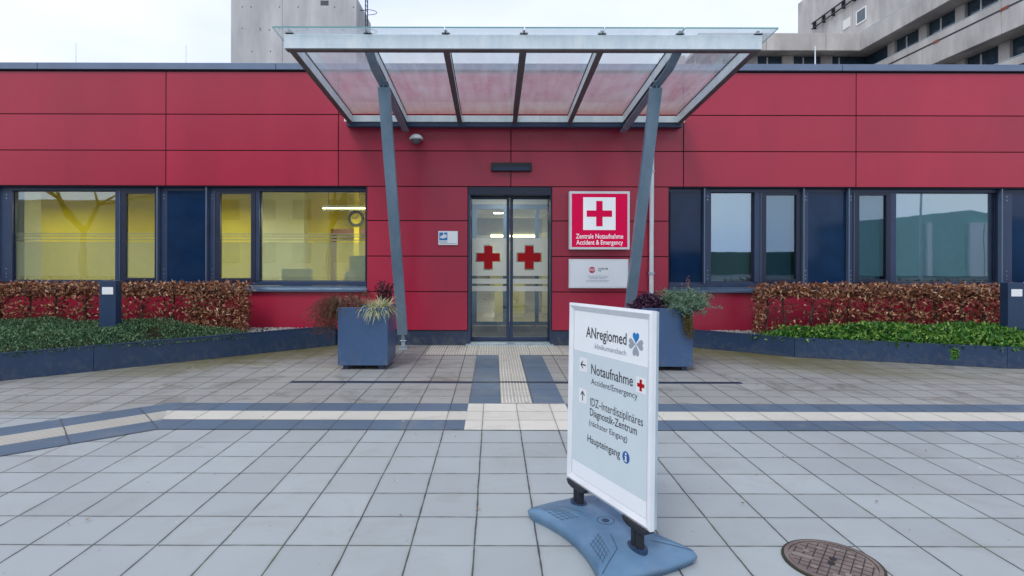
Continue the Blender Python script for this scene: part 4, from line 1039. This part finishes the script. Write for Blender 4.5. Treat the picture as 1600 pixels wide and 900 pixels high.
# right planter
b = MB(); ux = WX(1016, 7.75)
for i in range(1100):
    x = ux + rnd.gauss(0, .12); y = 7.78 + rnd.gauss(0, .09); r_ = math.hypot((x - ux) / .24, (y - 7.78) / .22)
    if r_ > 1.2: continue
    z = zt + .02 + rnd.random() * .2 * max(.15, (1 - r_ * r_ * .6))
    leaf(b, (x, y, z), rdir(.6), rnd.uniform(.035, .065), rnd.uniform(.035, .055), fold=.3)
tag(build(b, 'purple_foliage_plant', M['purple'], loc=(ux, 7.78, zt)), 'deep purple leafy plant in the planter behind the sign', 'plant')
b = MB(); lx = WX(1069, 7.7)
for i in range(460):
    a = rnd.uniform(0, 2 * math.pi); 
    pts = arc((lx + rnd.gauss(0, .08), 7.72 + rnd.gauss(0, .07), zt), (math.cos(a) * .42, math.sin(a) * .42 - .1, rnd.uniform(.3, 1.4)), rnd.uniform(.16, .36), rnd.uniform(.4, 1.7), 7)
    ribbon(b, pts, .005)
    for p in pts[2:]:
        for q in range(6): leaf(b, p, rdir(.2), rnd.uniform(.03, .06), .009)
tag(build(b, 'sage_shrub', M['sage'], loc=(lx, 7.7, zt)), 'bushy grey green shrub spilling over the planter behind the sign', 'shrub')
b = MB()
for i in range(22):
    pts = arc((lx - .02 + rnd.gauss(0, .03), 7.56, zt + .02), (rnd.uniform(-.2, .2), -1, .2), rnd.uniform(.22, .40), 5, 8)
    ribbon(b, pts, .008)
    for p in pts[2:]:
        for q in range(4): leaf(b, p, rdir(-.8), .04, .012)
tag(build(b, 'trailing_stems', M['trail'], loc=(lx, 7.54, zt)), 'olive trailing stems hanging down the planter front below the sage shrub', 'plant')
b = MB()
for i in range(7):
    pts = arc((lx + rnd.uniform(-.05, .14), 7.75, zt + .2), (rnd.uniform(-.2, .3), 0, 1), rnd.uniform(.16, .3), .1)
    ribbon(b, pts, .004)
    for p in pts[3:]:
        for q in range(3): leaf(b, p, rdir(.3), .014, .012)
tag(build(b, 'flower_stalks', M['heather'], loc=(lx, 7.75, zt)), 'thin dry flower stalks rising above the grey green shrub', 'plant')

# ------------------------------------------------------------------ free standing poster sign
BL = Vector((.4488, 3.424, .188)); BR = Vector((.749, 2.707, .205))
u = (BR - BL); SWD = u.length; u.normalize()
TL = Vector((.479, 3.430, 1.226)); v0 = TL - BL; v = (v0 - u * v0.dot(u)); SHT = 1.035; v.normalize(); nrm3 = u.cross(v).normalized()
if nrm3.y > 0: nrm3 = -nrm3
def sp(px, py):
    """where the sight line through a photo point meets the sign's own plane -> metres along u, v"""
    r = Vector(((px - PX) / FOC, 1, -(py - PY) / FOC)); o = Vector((0, 0, EYE))
    k_ = (BL - o).dot(nrm3) / r.dot(nrm3); q = o + r * k_ - BL
    return q.dot(u), q.dot(v)
post_l, post_r = Vector((.494, 3.316, 0)), Vector((.706, 2.81, 0)); mid = (post_l + post_r) / 2
sgn = thing('pavement_sign', 'free standing white framed direction poster on a blue base in the foreground', 'sign', tuple(mid))
tk = .022
fr = MB(); bw = .042
def slab(b, a0, a1, c0, c1, d0, d1, mi=0): b.plate(rectpoly(a0, a1, c0, c1), BL, u, v, d0, d1, mi)
def border(b, a0, a1, c0, c1, w, d_out, d_in, dback):
    """mitred profile: four trapezoid prisms"""
    O_ = [(a0, c0), (a1, c0), (a1, c1), (a0, c1)]; I_ = [(a0 + w, c0 + w), (a1 - w, c0 + w), (a1 - w, c1 - w), (a0 + w, c1 - w)]
    n_ = u.cross(v)
    P = lambda q, d: BL + u * q[0] + v * q[1] + n_ * d
    Mi = [(a0 + w * .35, c0 + w * .35), (a1 - w * .35, c0 + w * .35), (a1 - w * .35, c1 - w * .35), (a0 + w * .35, c1 - w * .35)]
    for i in range(4):
        j = (i + 1) % 4
        b.add([P(O_[i], dback), P(O_[j], dback), P(O_[j], d_out), P(O_[i], d_out), P(Mi[i], d_out + .007), P(Mi[j], d_out + .007), P(I_[j], d_in), P(I_[i], d_in)],
              [(0, 1, 2, 3), (3, 2, 5, 4), (4, 5, 6, 7)])
border(fr, 0, SWD, 0, SHT, bw, .012, .004, -.012)
build(fr, 'frame', M['alu'], sgn)
fr2 = MB(); n_ = u.cross(v)
fr2.plate(rectpoly(.003, SWD - .003, .003, SHT - .003), BL, u, v, -.030, -.0125)
build(fr2, 'rear_frame', M['galv'], sgn, bevel=.003)
build(MB().plate(rectpoly(.004, SWD - .004, .004, SHT - .004), BL, u, v, -.0124, .001), 'backing_board', M['white'], sgn)
_, g_top = sp(903, 544); _, g_top2 = sp(1019, 578); _, g_bot = sp(894.6, 712.5); _, g_bot2 = sp(1010, 786)
gt, gb_ = (g_top + g_top2) / 2, (g_bot + g_bot2) / 2
P_ = MB(); slab(P_, bw, SWD - bw, bw, SHT - bw, .0015, .0025); build(P_, 'poster', M['poster'], sgn)
P_ = MB(); slab(P_, bw, SWD - bw, gb_, gt, .003, .0034); build(P_, 'grey_field', M['postergrey'], sgn)
def z3(x, y): return sp(880 + x / 3.217, 470 + y / 3.217)
def txt(s, bl, br, top, m, bold=0.0):
    a = z3(*bl); c = z3(*br); t_ = z3(*top); base = (a[1] + c[1]) / 2
    cap = (t_[1] - a[1]) * 1.08
    return text_mesh(s, a[0], c[0], a[1] * .5 + c[1] * .5, cap, BL, u, v, .0042, m, sgn, bold=bold)
txt('ANregiomed', (119, 178), (322, 222), (119, 130), M['ink'], .006)
txt('klinikumansbach', (163, 236), (320, 276), (163, 213), M['inkgrey'], .0)
txt('Notaufnahme', (145, 363), (355, 430), (145, 318), M['ink'], .008)
txt('Accident/Emergency', (145, 412), (378, 498), (145, 386), M['ink'], .002)
txt('IDZ\u2013Interdisziplin\u00e4res', (141, 525), (406, 630), (141, 488), M['ink'], .002)
txt('Diagnostik-Zentrum', (139, 575), (376, 672), (139, 541), M['ink'], .008)
txt('(n\u00e4chster Eingang)', (135, 622), (327, 708), (135, 597), M['ink'], .002)
txt('Haupteingang', (127, 707), (291, 785), (127, 674), M['ink'], .008)
def heart(s, ang):
    pts = []
    for i in range(28):
        a = 2 * math.pi * i / 28; x = .78 * math.sin(a) ** 3; y = (13 * math.cos(a) - 5 * math.cos(2*a) - 2 * math.cos(3*a) - math.cos(4*a)) / 17
        y = y + 1.05; pts.append((s * (x * math.cos(ang) - y * math.sin(ang)), s * (x * math.sin(ang) + y * math.cos(ang))))
    return pts
hc = z3(369, 217); HO = BL + u * hc[0] + v * hc[1]
build(MB().plate(heart(.033, 0), HO, u, v, .003, .004), 'blue_heart', M['bluemark'], sgn)
for k, m_ in ((1, 'inkgrey'), (2, 'inkgrey'), (3, 'inkgrey')):
    build(MB().plate(heart(.033, k * math.pi / 2), HO, u, v, .003, .004), 'grey_heart', M[m_], sgn)
def zbox(c0, c1, m, name, d=.0038):
    a = z3(*c0); c = z3(*c1); cxm, cym = (a[0] + c[0]) / 2, (a[1] + c[1]) / 2; hw = abs(c[0] - a[0]) / 2
    return cxm, cym
def square(cx_, cy_, s, m, name): build(MB().plate(rectpoly(cx_ - s, cx_ + s, cy_ - s, cy_ + s), BL, u, v, .0036, .0042), name, m, sgn)
a1 = z3(105.5, 320); a2 = z3(102.5, 476.5); a3 = z3(395, 423.5); a4 = z3(321, 785)
square(a1[0], a1[1], .040, M['white'], 'arrow_field'); square(a2[0], a2[1], .040, M['white'], 'arrow_field'); square(a3[0], a3[1], .039, M['white'], 'cross_field')
def arrow(c, ang):
    s = .026; w = .0036; seg = [((-s, 0), (s, 0)), ((-s, 0), (-s + .022, .020)), ((-s, 0), (-s + .022, -.020))]
    b = MB()
    for p, q in seg:
        r_ = lambda t_: (t_[0] * math.cos(ang) - t_[1] * math.sin(ang), t_[0] * math.sin(ang) + t_[1] * math.cos(ang))
        p, q = Vector(r_(p)), Vector(r_(q)); d_ = (q - p).normalized(); nn = Vector((-d_.y, d_.x)) * w
        b.plate([(p - nn)[:], (q - nn)[:], (q + nn)[:], (p + nn)[:]], BL + u * c[0] + v * c[1], u, v, .0046, .0052)
    build(b, 'arrow', M['ink'], sgn)
arrow(a1, 0); arrow(a2, -math.pi / 2)
build(MB().plate(cross(.028, .009), BL + u * a3[0] + v * a3[1], u, v, .0046, .0052), 'cross', M['redmark'], sgn)
build(MB().plate([(.030 * math.cos(R(i * 15)), .030 * math.sin(R(i * 15))) for i in range(24)], BL + u * a4[0] + v * a4[1], u, v, .0036, .0044), 'info_disc', pm('info_blue', (.015, .10, .38), rough=.4), sgn)
b = MB(); IO = BL + u * a4[0] + v * a4[1]
b.plate(rectpoly(-.0055, .0055, -.018, .006), IO, u, v, .005, .0055); b.plate(rectpoly(-.010, -.0056, .001, .006), IO, u, v, .005, .0055); b.plate(rectpoly(-.011, .011, -.021, -.0165), IO, u, v, .0056, .0060)
b.plate([(.0062 * math.cos(R(i * 30)), .0165 + .0062 * math.sin(R(i * 30))) for i in range(12)], IO, u, v, .005, .0055)
build(b, 'info_letter', M['white'], sgn)
# posts under the frame
uh = Vector((u.x, u.y, 0)).normalized(); nh = Vector((-uh.y, uh.x, 0)); 
if nh.y < 0: nh = -nh
for p in (post_l, post_r):
    b = MB()
    for q in (-.019, .019): b.tube([p + uh * q + Vector((0, 0, .055)), p + uh * q + Vector((0, 0, .175))], .021, 16)
    zz = .172 + (p - Vector((BL.x, BL.y, 0))).dot(uh) / SWD * .017
    nb = [(-.078, 0), (.078, 0), (.060, -.018), (-.060, -.018)]
    b2_ = MB(); c_ = p + Vector((0, 0, zz + .006)); 
    b.plate([(-.10, .010), (-.082, -.014), (-.045, -.022), (.045, -.022), (.082, -.014), (.10, .010)], c_, uh, Vector((0, 0, 1)), -.03, .026)
    build(b, 'spring_post', M['black'], sgn, bevel=.003)
# moulded base
def base_mat():
    m, nt, p = new_mat('moulded_blue_plastic'); L = nt.links.new
    tc = N(nt, 'ShaderNodeTexCoord'); n1 = N(nt, 'ShaderNodeTexNoise'); n1.inputs['Scale'].default_value = 5; n1.inputs['Detail'].default_value = 8; L(tc.outputs['Object'], n1.inputs['Vector'])
    r = N(nt, 'ShaderNodeValToRGB'); r.color_ramp.elements[0].color = (.07, .15, .255, 1); r.color_ramp.elements[1].color = (.12, .225, .35, 1); r.color_ramp.elements[0].position = .3; r.color_ramp.elements[1].position = .7
    L(n1.outputs['Fac'], r.inputs[0]); L(r.outputs[0], p.inputs['Base Color']); p.inputs['Roughness'].default_value = .42
    n2 = N(nt, 'ShaderNodeTexNoise'); n2.inputs['Scale'].default_value = 500; L(tc.outputs['Object'], n2.inputs['Vector'])
    bp = N(nt, 'ShaderNodeBump'); bp.inputs['Strength'].default_value = .12; bp.inputs['Distance'].default_value = .002; L(n2.outputs['Fac'], bp.inputs['Height']); L(bp.outputs[0], p.inputs['Normal'])
    return m
M['base'] = base_mat(); splash(M['base'], .06, .22); M['groove'] = pm('moulding_groove', (.03, .06, .11), rough=.6)
def outline(a, s=1.0):
    """closed outline of the base, a in 0..1 -> local (along u, across)"""
    t_ = a * 4; k_ = int(t_) % 4; f = t_ - int(t_); f2 = f * 2 - 1
    A_, B_ = .385, .292
    if k_ == 0: x, y = f2 * A_, -B_ + .085 * (1 - f2 * f2)
    elif k_ == 1: x, y = A_ + .035 * (1 - f2 * f2), f2 * B_
    elif k_ == 2: x, y = -f2 * A_, B_ - .085 * (1 - f2 * f2)
    else: x, y = -A_ - .035 * (1 - f2 * f2), -f2 * B_
    c = max(0, abs(f2) - .9) / .1; q = 1 - .045 * c * c
    return x * q * s, y * q * s
NS = 160; rings = [(1.0, .03), (.985, .012), (.95, .002)]
def base_h(s):    # height from centre outwards
    return .05 + .045 * (1 - s ** 2.6)
b = MB(); vs = []; prof = [(0.02, base_h(0)), (.2, base_h(.2)), (.4, base_h(.4)), (.6, base_h(.6)), (.75, base_h(.75)), (.88, base_h(.88)), (.955, base_h(.955) - .001), (.985, .043), (1.0, .033), (.99, .02), (.965, .008), (.955, -.003)]
for s_, h in prof:
    for i in range(NS):
        x, y = outline(i / NS, s_); q = mid + uh * x + nh * y; vs.append((q.x, q.y, h))
b.add(vs, [(j*NS+i, j*NS+(i+1) % NS, (j+1)*NS+(i+1) % NS, (j+1)*NS+i) for j in range(len(prof) - 1) for i in range(NS)], 0, True)
b.add(vs[:NS], [tuple(range(NS))], 0, True)
base = build(b, 'moulded_base', M['base'], sgn)
def hsurf(x, y):
    q = .5
    for _ in range(30):
        q1 = abs(y) / (.292 - .085 * (1 - min(1, abs(x) / (.385 * q + 1e-6)) ** 2)); q2 = abs(x) / (.385 + .035 * (1 - min(1, abs(y) / (.292 * q + 1e-6)) ** 2))
        q = .5 * q + .5 * max(q1, q2, .02)
    return base_h(min(1, q)) + .0022
g_ = MB()
def gline(pts, w=.0022):
    w = w * 1.25
    vv = []
    P2 = [Vector(p) for p in pts]
    for i, p in enumerate(P2):
        d_ = (P2[min(i+1, len(P2)-1)] - P2[max(i-1, 0)]).normalized(); nn = Vector((-d_.y, d_.x)) * w
        for q in (p - nn, p + nn):
            wq = mid + uh * q.x + nh * q.y; vv.append((wq.x, wq.y, hsurf(q.x, q.y)))
    g_.add(vv, [(2*i, 2*i+1, 2*i+3, 2*i+2) for i in range(len(P2) - 1)])
def lerp(a, c, n=8): return [(a[0] + (c[0] - a[0]) * i / n, a[1] + (c[1] - a[1]) * i / n) for i in range(n + 1)]
for sx_ in (-1, 1):
    gline(lerp((sx_ * .37, -.265), (sx_ * .25, -.10)) , .0012); gline(lerp((sx_ * .37, .265), (sx_ * .25, .10)), .0012)
    gline(lerp((sx_ * .25, -.10), (sx_ * .13, -.06)), .0012)
    for i in range(6): gline(lerp((sx_ * (.10 + i * .03), -.10 - i * .012), (sx_ * (.15 + i * .033), -.19 - i * .008)), .0007)
    for i in range(4): gline(lerp((sx_ * (.09 + i * .015), -.115 - i * .022), (sx_ * (.27 + i * .012), -.155 - i * .022)), .0007)
    for i in range(6): gline(lerp((sx_ * (.10 + i * .03), .10 + i * .012), (sx_ * (.15 + i * .033), .19 + i * .008)), .0007)
gline([(.045 * math.cos(R(i * 20)), .045 * math.sin(R(i * 20))) for i in range(19)], .0012)
base.data.materials.append(M['groove']); gm_ = bmesh.new(); gm_.from_mesh(base.data)
for f_ in g_.f:
    q_ = gm_.faces.new([gm_.verts.new(Vector(g_.v[i]) - mid) for i in f_]); q_.material_index = 1
gm_.to_mesh(base.data); gm_.free()
for p in (post_l, post_r):
    b = MB(); vv = [p + uh * (.062 * math.cos(R(i * 15))) + nh * (.04 * math.sin(R(i * 15))) + Vector((0, 0, .088)) for i in range(24)]; 
    b.add(vv, [tuple(range(24))]); b.add([(q.x, q.y, .07) for q in vv] + [(q.x, q.y, .088) for q in vv], [(i, (i+1) % 24, (i+1) % 24 + 24, i + 24) for i in range(24)])
    build(b, 'socket', M['navy'], base)
b = MB(); b.tube([mid + Vector((0, 0, .08)), mid + Vector((0, 0, .0975))], .02, 14)
build(b, 'filler_cap', M['navy'], base)

# ------------------------------------------------------------------ manhole cover
mc = Vector((1.668, 2.83, 0)); mt = thing('manhole_cover', 'round rusty brown manhole cover set in the grey pavers', 'manhole cover', tuple(mc))
rust = pm('rusty_iron', (.13, .10, .095), c2=(.25, .20, .18), rough=.6, metal=.2, scale=9, bump=.4, bscale=120)
rustd = pm('iron_groove', (.03, .028, .027), rough=.8); rustp = pm('worn_iron', (.26, .23, .21), rough=.5, metal=.3)
def ring(r0, r1, z0, z1, n=56):
    b = MB(); vs = []
    for i in range(n):
        a = 2 * math.pi * i / n
        for r_, z in ((r0, z0), (r0, z1), (r1, z1), (r1, z0)): vs.append((mc.x + r_ * math.cos(a), mc.y + r_ * math.sin(a), z))
    b.add(vs, [(4*i+j, 4*((i+1) % n)+j, 4*((i+1) % n)+(j+1) % 4, 4*i+(j+1) % 4) for i in range(n) for j in range(4)]); return b
build(ring(.212, .225, -.003, .003), 'joint', pm('mossy_joint', (.03, .035, .02), rough=.95), mt)
build(ring(.195, .212, -.003, .007), 'rim', rust, mt)
lid = build(MB().tube([mc + Vector((0, 0, -.003)), mc + Vector((0, 0, .0045))], .190, 56), 'lid', rust, mt)
b = MB(); ang = R(-38)
def mcl(x, y): return (mc.x + x * math.cos(ang) - y * math.sin(ang), mc.y + x * math.sin(ang) + y * math.cos(ang))
def mquad(b, x0, x1, y0, y1, z0, z1, mi=0):
    P4 = [mcl(x0, y0), mcl(x1, y0), mcl(x1, y1), mcl(x0, y1)]; b.prism(P4, z0, z1, mi)
for i in range(-4, 5):
    c = i * .042; h = math.sqrt(max(0, .178 ** 2 - c * c))
    mquad(b, -h, h, c - .0025, c + .0025, .0046, .0052); mquad(b, c - .0025, c + .0025, -h, h, .0054, .0058)
build(b, 'lid_groove', rustd, lid)
for x, y in ((.07, .10), (-.07, .10), (.11, .02), (-.12, .03), (.08, -.10), (-.06, -.11), (.0, .14)):
    q = mcl(x, y); build(MB().tube([(q[0], q[1], .005), (q[0], q[1], .0075)], .016, 12), 'raised_stud', rustp, lid)
for q in ((-.17, -.08, -.05, -.02), (.02, .12, -.15, -.125)):
    b = MB(); mquad(b, *q, .0059, .0072); build(b, 'nameplate', rustp, lid)
for y in (-.025, .025):
    q = mcl(.0, y); build(MB().tube([(q[0], q[1], .006), (q[0], q[1], .0078)], .017, 14), 'lifting_hole', M['black'], lid)

# fallen leaves and bits on the paving
b = MB()
for i in range(95):
    x = rnd.uniform(-6, 7.5); y = rnd.uniform(2.4, 8.8)
    if in_left(x, y, -.1) or in_right(x, y, -.1): continue
    s_ = rnd.uniform(.012, .032); a = rnd.uniform(0, 6.28)
    p = Vector((x, y, .008)); d = Vector((math.cos(a), math.sin(a), 0)); e = Vector((-d.y, d.x, 0))
    b.add([p, p + d * s_ * .5 + e * s_ * .3 + Vector((0, 0, .004)), p + d * s_, p + d * s_ * .5 - e * s_ * .25 + Vector((0, 0, .006))], [(0, 1, 2), (0, 2, 3)])
tag(build(b, 'fallen_leaves', M['litter']), 'small fallen leaves and bits scattered over the paving', 'leaf litter', kind='stuff')

# ------------------------------------------------------------------ buildings behind
# left concrete tower
yt = 35.0
tx0, tx1 = WX(360, yt), WX(556, yt)
tw = thing('concrete_tower', 'plain grey concrete tower rising behind the roof left of the canopy', 'tower', ((tx0 + tx1) / 2, yt, 0))
b = MB(); mxw = (tx0 + tx1) / 2 
ztw = 17.25
jt = tx0 + (tx1 - tx0) * .41
b.box(tx0, jt - .02, yt, yt + .3, 0, ztw); b.box(jt + .02, tx1, yt, yt + .3, 0, ztw); b.box(jt - .02, jt + .02, yt + .03, yt + .3, 0, ztw - .02)
b.box(tx0, tx1, yt + .301, yt + 4.1, 0, ztw - .01)
build(b, 'wall', M['concrete'], tw)
wz = WZ(9, yt); wx = WX(500, yt)
b = MB(); b.box(wx, WX(512.5, yt), yt - .01, yt + .05, wz, ztw - .25); build(b, 'window', pm('dark_opening', (.05, .05, .06), rough=.4), tw)
b = MB()
for i in range(26):
    x = tx0 + .7 + (i % 13) * .56 + rnd.uniform(-.05, .05); z = 16.6 - (i // 13) * 1.3 - (rnd.random() < .3) * 1.4
    if wx - .2 < x < wx + .7 and z > 16: continue
    b.tube([(x, yt - .004, z), (x, yt + .02, z)], .045, 8)
build(b, 'tie_hole', pm('hole_stain', (.14, .14, .14), rough=.9), tw)
b = MB(); lxx = tx1 + .35; 
for yy in (yt + .9, yt + 1.5): b.tube([(lxx, yy, 10), (lxx, yy, 18)], .035, 6)
z = 10
while z < 18: b.tube([(lxx, yt + .9, z), (lxx, yt + 1.5, z)], .02, 6); z += .3
for z in (13.2, 14.4, 15.6, 16.8): 
    for k in range(10):
        a0_, a1_ = math.pi * k / 10, math.pi * (k + 1) / 10
        b.tube([(lxx + .65 * math.sin(a0_), yt + 1.2 - .4 * math.cos(a0_), z), (lxx + .65 * math.sin(a1_), yt + 1.2 - .4 * math.cos(a1_), z)], .02, 5)
    b.box(tx1, lxx, yt + .88, yt + .92, z - .02, z + .02)
build(b, 'ladder', M['frame'], tw)
b = MB(); b.tube([(tx1 - .1, yt - .08, 14.2), (tx1 + .15, yt - .3, 13.9)], .12, 8); build(b, 'vent_cowl', M['white'], tw)

# right stepped concrete hospital block
Xw = 28.6; Yp = 45.0
hb = thing('hospital_block', 'stepped grey concrete hospital wing with balcony bands behind the roof', 'building', (Xw, Yp, 0))
def mz(m, X=Xw): return EYE + m * X        # height whose edge has slope m on the wing face
lev = [(mz(.611), mz(.5636)), (mz(.5047), mz(.4395)), (mz(.383), mz(.318)), (mz(.262), mz(.197)), (mz(.14), mz(.075))]
YN = 17.5
b = MB(); w_ = MB(); rl = MB()
for i, (zt_, zb_) in enumerate(lev):
    segs = [YN, 26.5, 32.5, 38.5, Yp]
    for s0, s1 in zip(segs, segs[1:]):
        b.box(Xw, Xw + .35, s0 + .015, s1 - (.015 if s1 < Yp else 0), zb_, zt_)
    xe = WX(1190, Yp) - 5
    xsg = [xe, WX(1197, Yp), WX(1290, Yp), Xw]
    for s0, s1 in zip(xsg, xsg[1:]): b.box(s0 + .015, s1 - .015 + (.36 if s1 == Xw else 0), Yp + .001, Yp + .35, zb_, zt_)
    b.box(Xw + .36, Xw + 12, YN, Yp + 12, zb_ + .05, zb_ + .35)         # floor slab
    b.box(xe, Xw + .355, Yp + .36, Yp + 12, zb_ + .05, zb_ + .35)
    rl.tube([(Xw + .1, YN, zt_ + .08), (Xw + .1, Yp, zt_ + .08)], .03, 6)
build(b, 'parapet', M['concrete2'], hb, bevel=.02)
build(rl, 'handrail', M['galv'], hb)
b = MB()
for i in range(4):
    zt_, zb_ = lev[i][1] + .35, lev[i + 1][1] + .36
    z0, z1 = lev[i + 1][1] + .36, lev[i][1] + .04
    for yy in (YN, 20.6, 23.8, 27, 30.2, 33.4, 36.6, 39.8, 43): b.box(Xw + 1.3, Xw + 1.6, yy, yy + .75, z0, z1)
    b.box(Xw + 1.42, Xw + 1.6, YN, Yp + 1.4, z0, lev[i + 1][0] + .25)
    # dark slit with red brick infill in each parapet
    for xx in (14.5, 17.5, 20.3, 23.2, 26.3): b.box(xx, xx + .9, Yp + 1.3, Yp + 1.6, z0, z1)
    b.box(xe, Xw + 1.4, Yp + 1.42, Yp + 1.6, z0, lev[i + 1][0] + .1)
build(b, 'wall', M['concrete2'], hb)
b = MB(); fr_ = MB()
for i in range(4):
    z0, z1 = lev[i + 1][0] + .1, lev[i][1] + .04
    b.box(Xw + 1.5, Xw + 1.52, YN, Yp + 1.5, z0, z1)
    b.box(xe, Xw + 1.5, Yp + 1.5, Yp + 1.52, z0, z1)
    yy = YN + .4
    while yy < Yp: fr_.box(Xw + 1.44, Xw + 1.49, yy, yy + .09, z0 + .1, z1 - .1); yy += 1.6
    xx = 13.3
    while xx < Xw: fr_.box(xx, xx + .09, Yp + 1.44, Yp + 1.49, z0 + .1, z1 - .1); xx += 1.45
build(b, 'window', M['farglass'], hb); build(fr_, 'window_frame', M['white'], hb)
b = MB()
for i in range(1, 4):
    zs = lev[i][0] - .55
    b.box(Xw - .012, Xw - .001, YN, Yp - 1, zs, zs + .1)
build(b, 'shadow_gap', M['black'], hb)
brick = pm('red_brick', (.26, .08, .05), rough=.9)
for i in range(1, 4):
    zs = lev[i][0] - .55
    for yy in (21, 24.4, 28, 32, 37): build(MB().box(Xw - .02, Xw - .0125, yy, yy + .5, zs - .04, zs + .14), 'brick_inlay', brick, hb)
# rear higher block
Xu = 30.5; Yu0 = 57.8
ub = thing('upper_block', 'tall plain concrete block standing behind the stepped hospital wing', 'building', (Xu, Yu0, 0))
b = MB(); sg = [20, 27, 34, 41, 49, Yu0]
for s0, s1 in zip(sg, sg[1:]): b.box(Xu, Xu + .3, s0 + .015, s1 - .015, mz(.611) - 1, 26.85)
b.box(Xu + .03, Xu + 14, 20, Yu0 - .02, mz(.611) - 1, 26.8)
build(b, 'wall', M['concrete2'], ub)
b = MB(); zz = mz(.71, Xu)
for dz in (0, .5): b.tube([(Xu - .25, 20, zz + dz), (Xu - .25, Yu0 - 3, zz + dz)], .07, 6)
yy = 20
while yy < Yu0 - 3: b.box(Xu - .3, Xu - .001, yy, yy + .1, zz - .1, zz + .6); yy += 1.5
build(b, 'railing', M['black'], ub)
b = MB(); b.box(Xu - .04, Xu - .001, 30.5 * 900 / 581 , 30.5 * 900 / 568, mz(.640, Xu), mz(.672, Xu)); 
build(b, 'window', M['farglass'], ub)
b = MB(); ya, yb_ = 30.5 * 900 / 581, 30.5 * 900 / 568; za_, zb2 = mz(.640, Xu), mz(.672, Xu)
b.box(Xu - .06, Xu - .002, ya - .12, ya, za_ - .1, zb2 + .1); b.box(Xu - .06, Xu - .002, yb_, yb_ + .12, za_ - .1, zb2 + .1); b.box(Xu - .06, Xu - .002, ya, yb_, za_ - .1, za_); b.box(Xu - .06, Xu - .002, ya, yb_, zb2, zb2 + .1)
build(b, 'window_frame', M['white'], ub)
b = MB(); b.box(Xu - .05, Xu - .001, 30.5 * 900 / 557, 30.5 * 900 / 546, mz(.648, Xu), mz(.674, Xu)); build(b, 'vent_panel', M['ceil'], ub)

# lightning rods on the roof
for px, pt, lb in ((118, 68, 'thin lightning rod on the roof far left'), (290, 71, 'thin lightning rod on the roof left of the concrete tower'), (1273, 71, 'thin pale lightning rod on the roof right of the canopy')):
    Y = F + .9 if px < 1000 else F + .7; x = WX(px, Y)
    t = thing('lightning_rod', lb, 'rod', (x, Y, ZT - .12), 'lightning rods on the roof')
    build(MB().tube([(x, Y, ZT - .12), (x, Y, WZ(pt, Y))], [.008, .004] if px < 1000 else [.012, .01], 6), 'rod', M['galv_l'], t)
    build(MB().box(x - .08, x + .08, Y - .08, Y + .08, ZT - .119, ZT - .06), 'foot', M['concrete'], t)

# ------------------------------------------------------------------ surroundings behind the viewpoint (they show in the window panes)
hall = thing('green_hall', 'low green metal hall with white columns across the forecourt', 'building', (33, -26, 0))
gm = pm('green_sheet', (.32, .54, .50), rough=.5); 
hx0, hx1, hy = 27.5, 42, -25.5
b = MB(); vs = [(hx0, hy, 0), (hx1, hy, 0), (hx1, hy, 4.4), (37.5, hy, 5.2), (hx0, hy, 4.2), (hx0, hy - 4, 0), (hx1, hy - 4, 0), (hx1, hy - 4, 4.4), (37.5, hy - 4, 5.2), (hx0, hy - 4, 4.2)]
b.add(vs, [(0, 4, 3, 2, 1), (5, 6, 7, 8, 9), (0, 5, 9, 4), (1, 2, 7, 6), (4, 9, 8, 3), (3, 8, 7, 2)]); build(b, 'wall', gm, hall)
b = MB()
for x in (33.9, 37.2, 38.4): b.box(x, x + (.35 if x < 35 else 1.1), hy + .02, hy + .25, 0, 4.2)
build(b, 'column', M['white'], hall)
apt = thing('beige_building', 'beige three storey building across the forecourt', 'building', (-19, -22, 0))
b = MB(); b.box(-36, -26.5, -32, -21, 0, 5.4); b.box(-26.4, -23.6, -34, -20.8, 0, 8); b.box(-23.5, -9, -34, -20.5, 0, 11); build(b, 'wall', pm('beige_render', (.42, .38, .28), rough=.9), apt)
for i in range(5):
    for j in range(3):
        x = -21.5 + i * 2.5; z = 1 + j * 3
        f_ = build(MB().box(x, x + 1.3, -20.49, -20.44, z, z + 1.4), 'window', M['farglass'], apt)
b = MB(); b.box(2, 26, -31, -29.5, 0, 1.9); b.box(-60, -30, -30, -29, 0, 2.2)
tag(build(b, 'clipped_hedge', pm('far_hedge', (.03, .06, .03), rough=.95, bump=1, bscale=6), loc=(14, -30, 0)), 'long dark clipped hedge beyond the forecourt', 'hedge')
def bare_tree(x, y, h, label, seed):
    r2 = random.Random(seed); t = thing('bare_tree', label, 'tree', (x, y, 0)); b = MB(); cr_ = MB()
    def grow(p, d, L_, r_, dep):
        q = p + d * L_; (b if dep == 0 else cr_).tube([p, (p + q) / 2 + Vector((r2.gauss(0, .05), r2.gauss(0, .05), 0)) * L_, q], [r_, r_ * .85, r_ * .65], 5, caps=False)
        if dep >= 5: return
        for k in range(3 if dep < 4 else 4):
            nd = (d + Vector((r2.gauss(0, .5), r2.gauss(0, .5), r2.gauss(.1, .35)))).normalized(); grow(q, nd, L_ * r2.uniform(.6, .82), r_ * .58, dep + 1)
    grow(Vector((x, y, 0)), Vector((0, 0, 1)), h * .28, .22, 0)
    build(b, 'trunk', M['bark'], t); build(cr_, 'crown', M['bark'], t)
bare_tree(-22.5, -12, 10, 'leafless tree across the forecourt before the beige building', 3)
bare_tree(-9.5, -14, 11, 'leafless tree nearer the entrance axis across the forecourt', 5)
lp = thing('street_lamp', 'tall grey street lamp across the forecourt', 'street lamp', (23.5, -12, 0))
build(MB().tube([(23.5, -12, 0), (23.5, -12, 6)], [.07, .05], 8), 'pole', M['galv'], lp); build(MB().box(23.5, 24.5, -12.1, -11.9, 5.95, 6.05), 'lamp_head', M['galv'], lp)
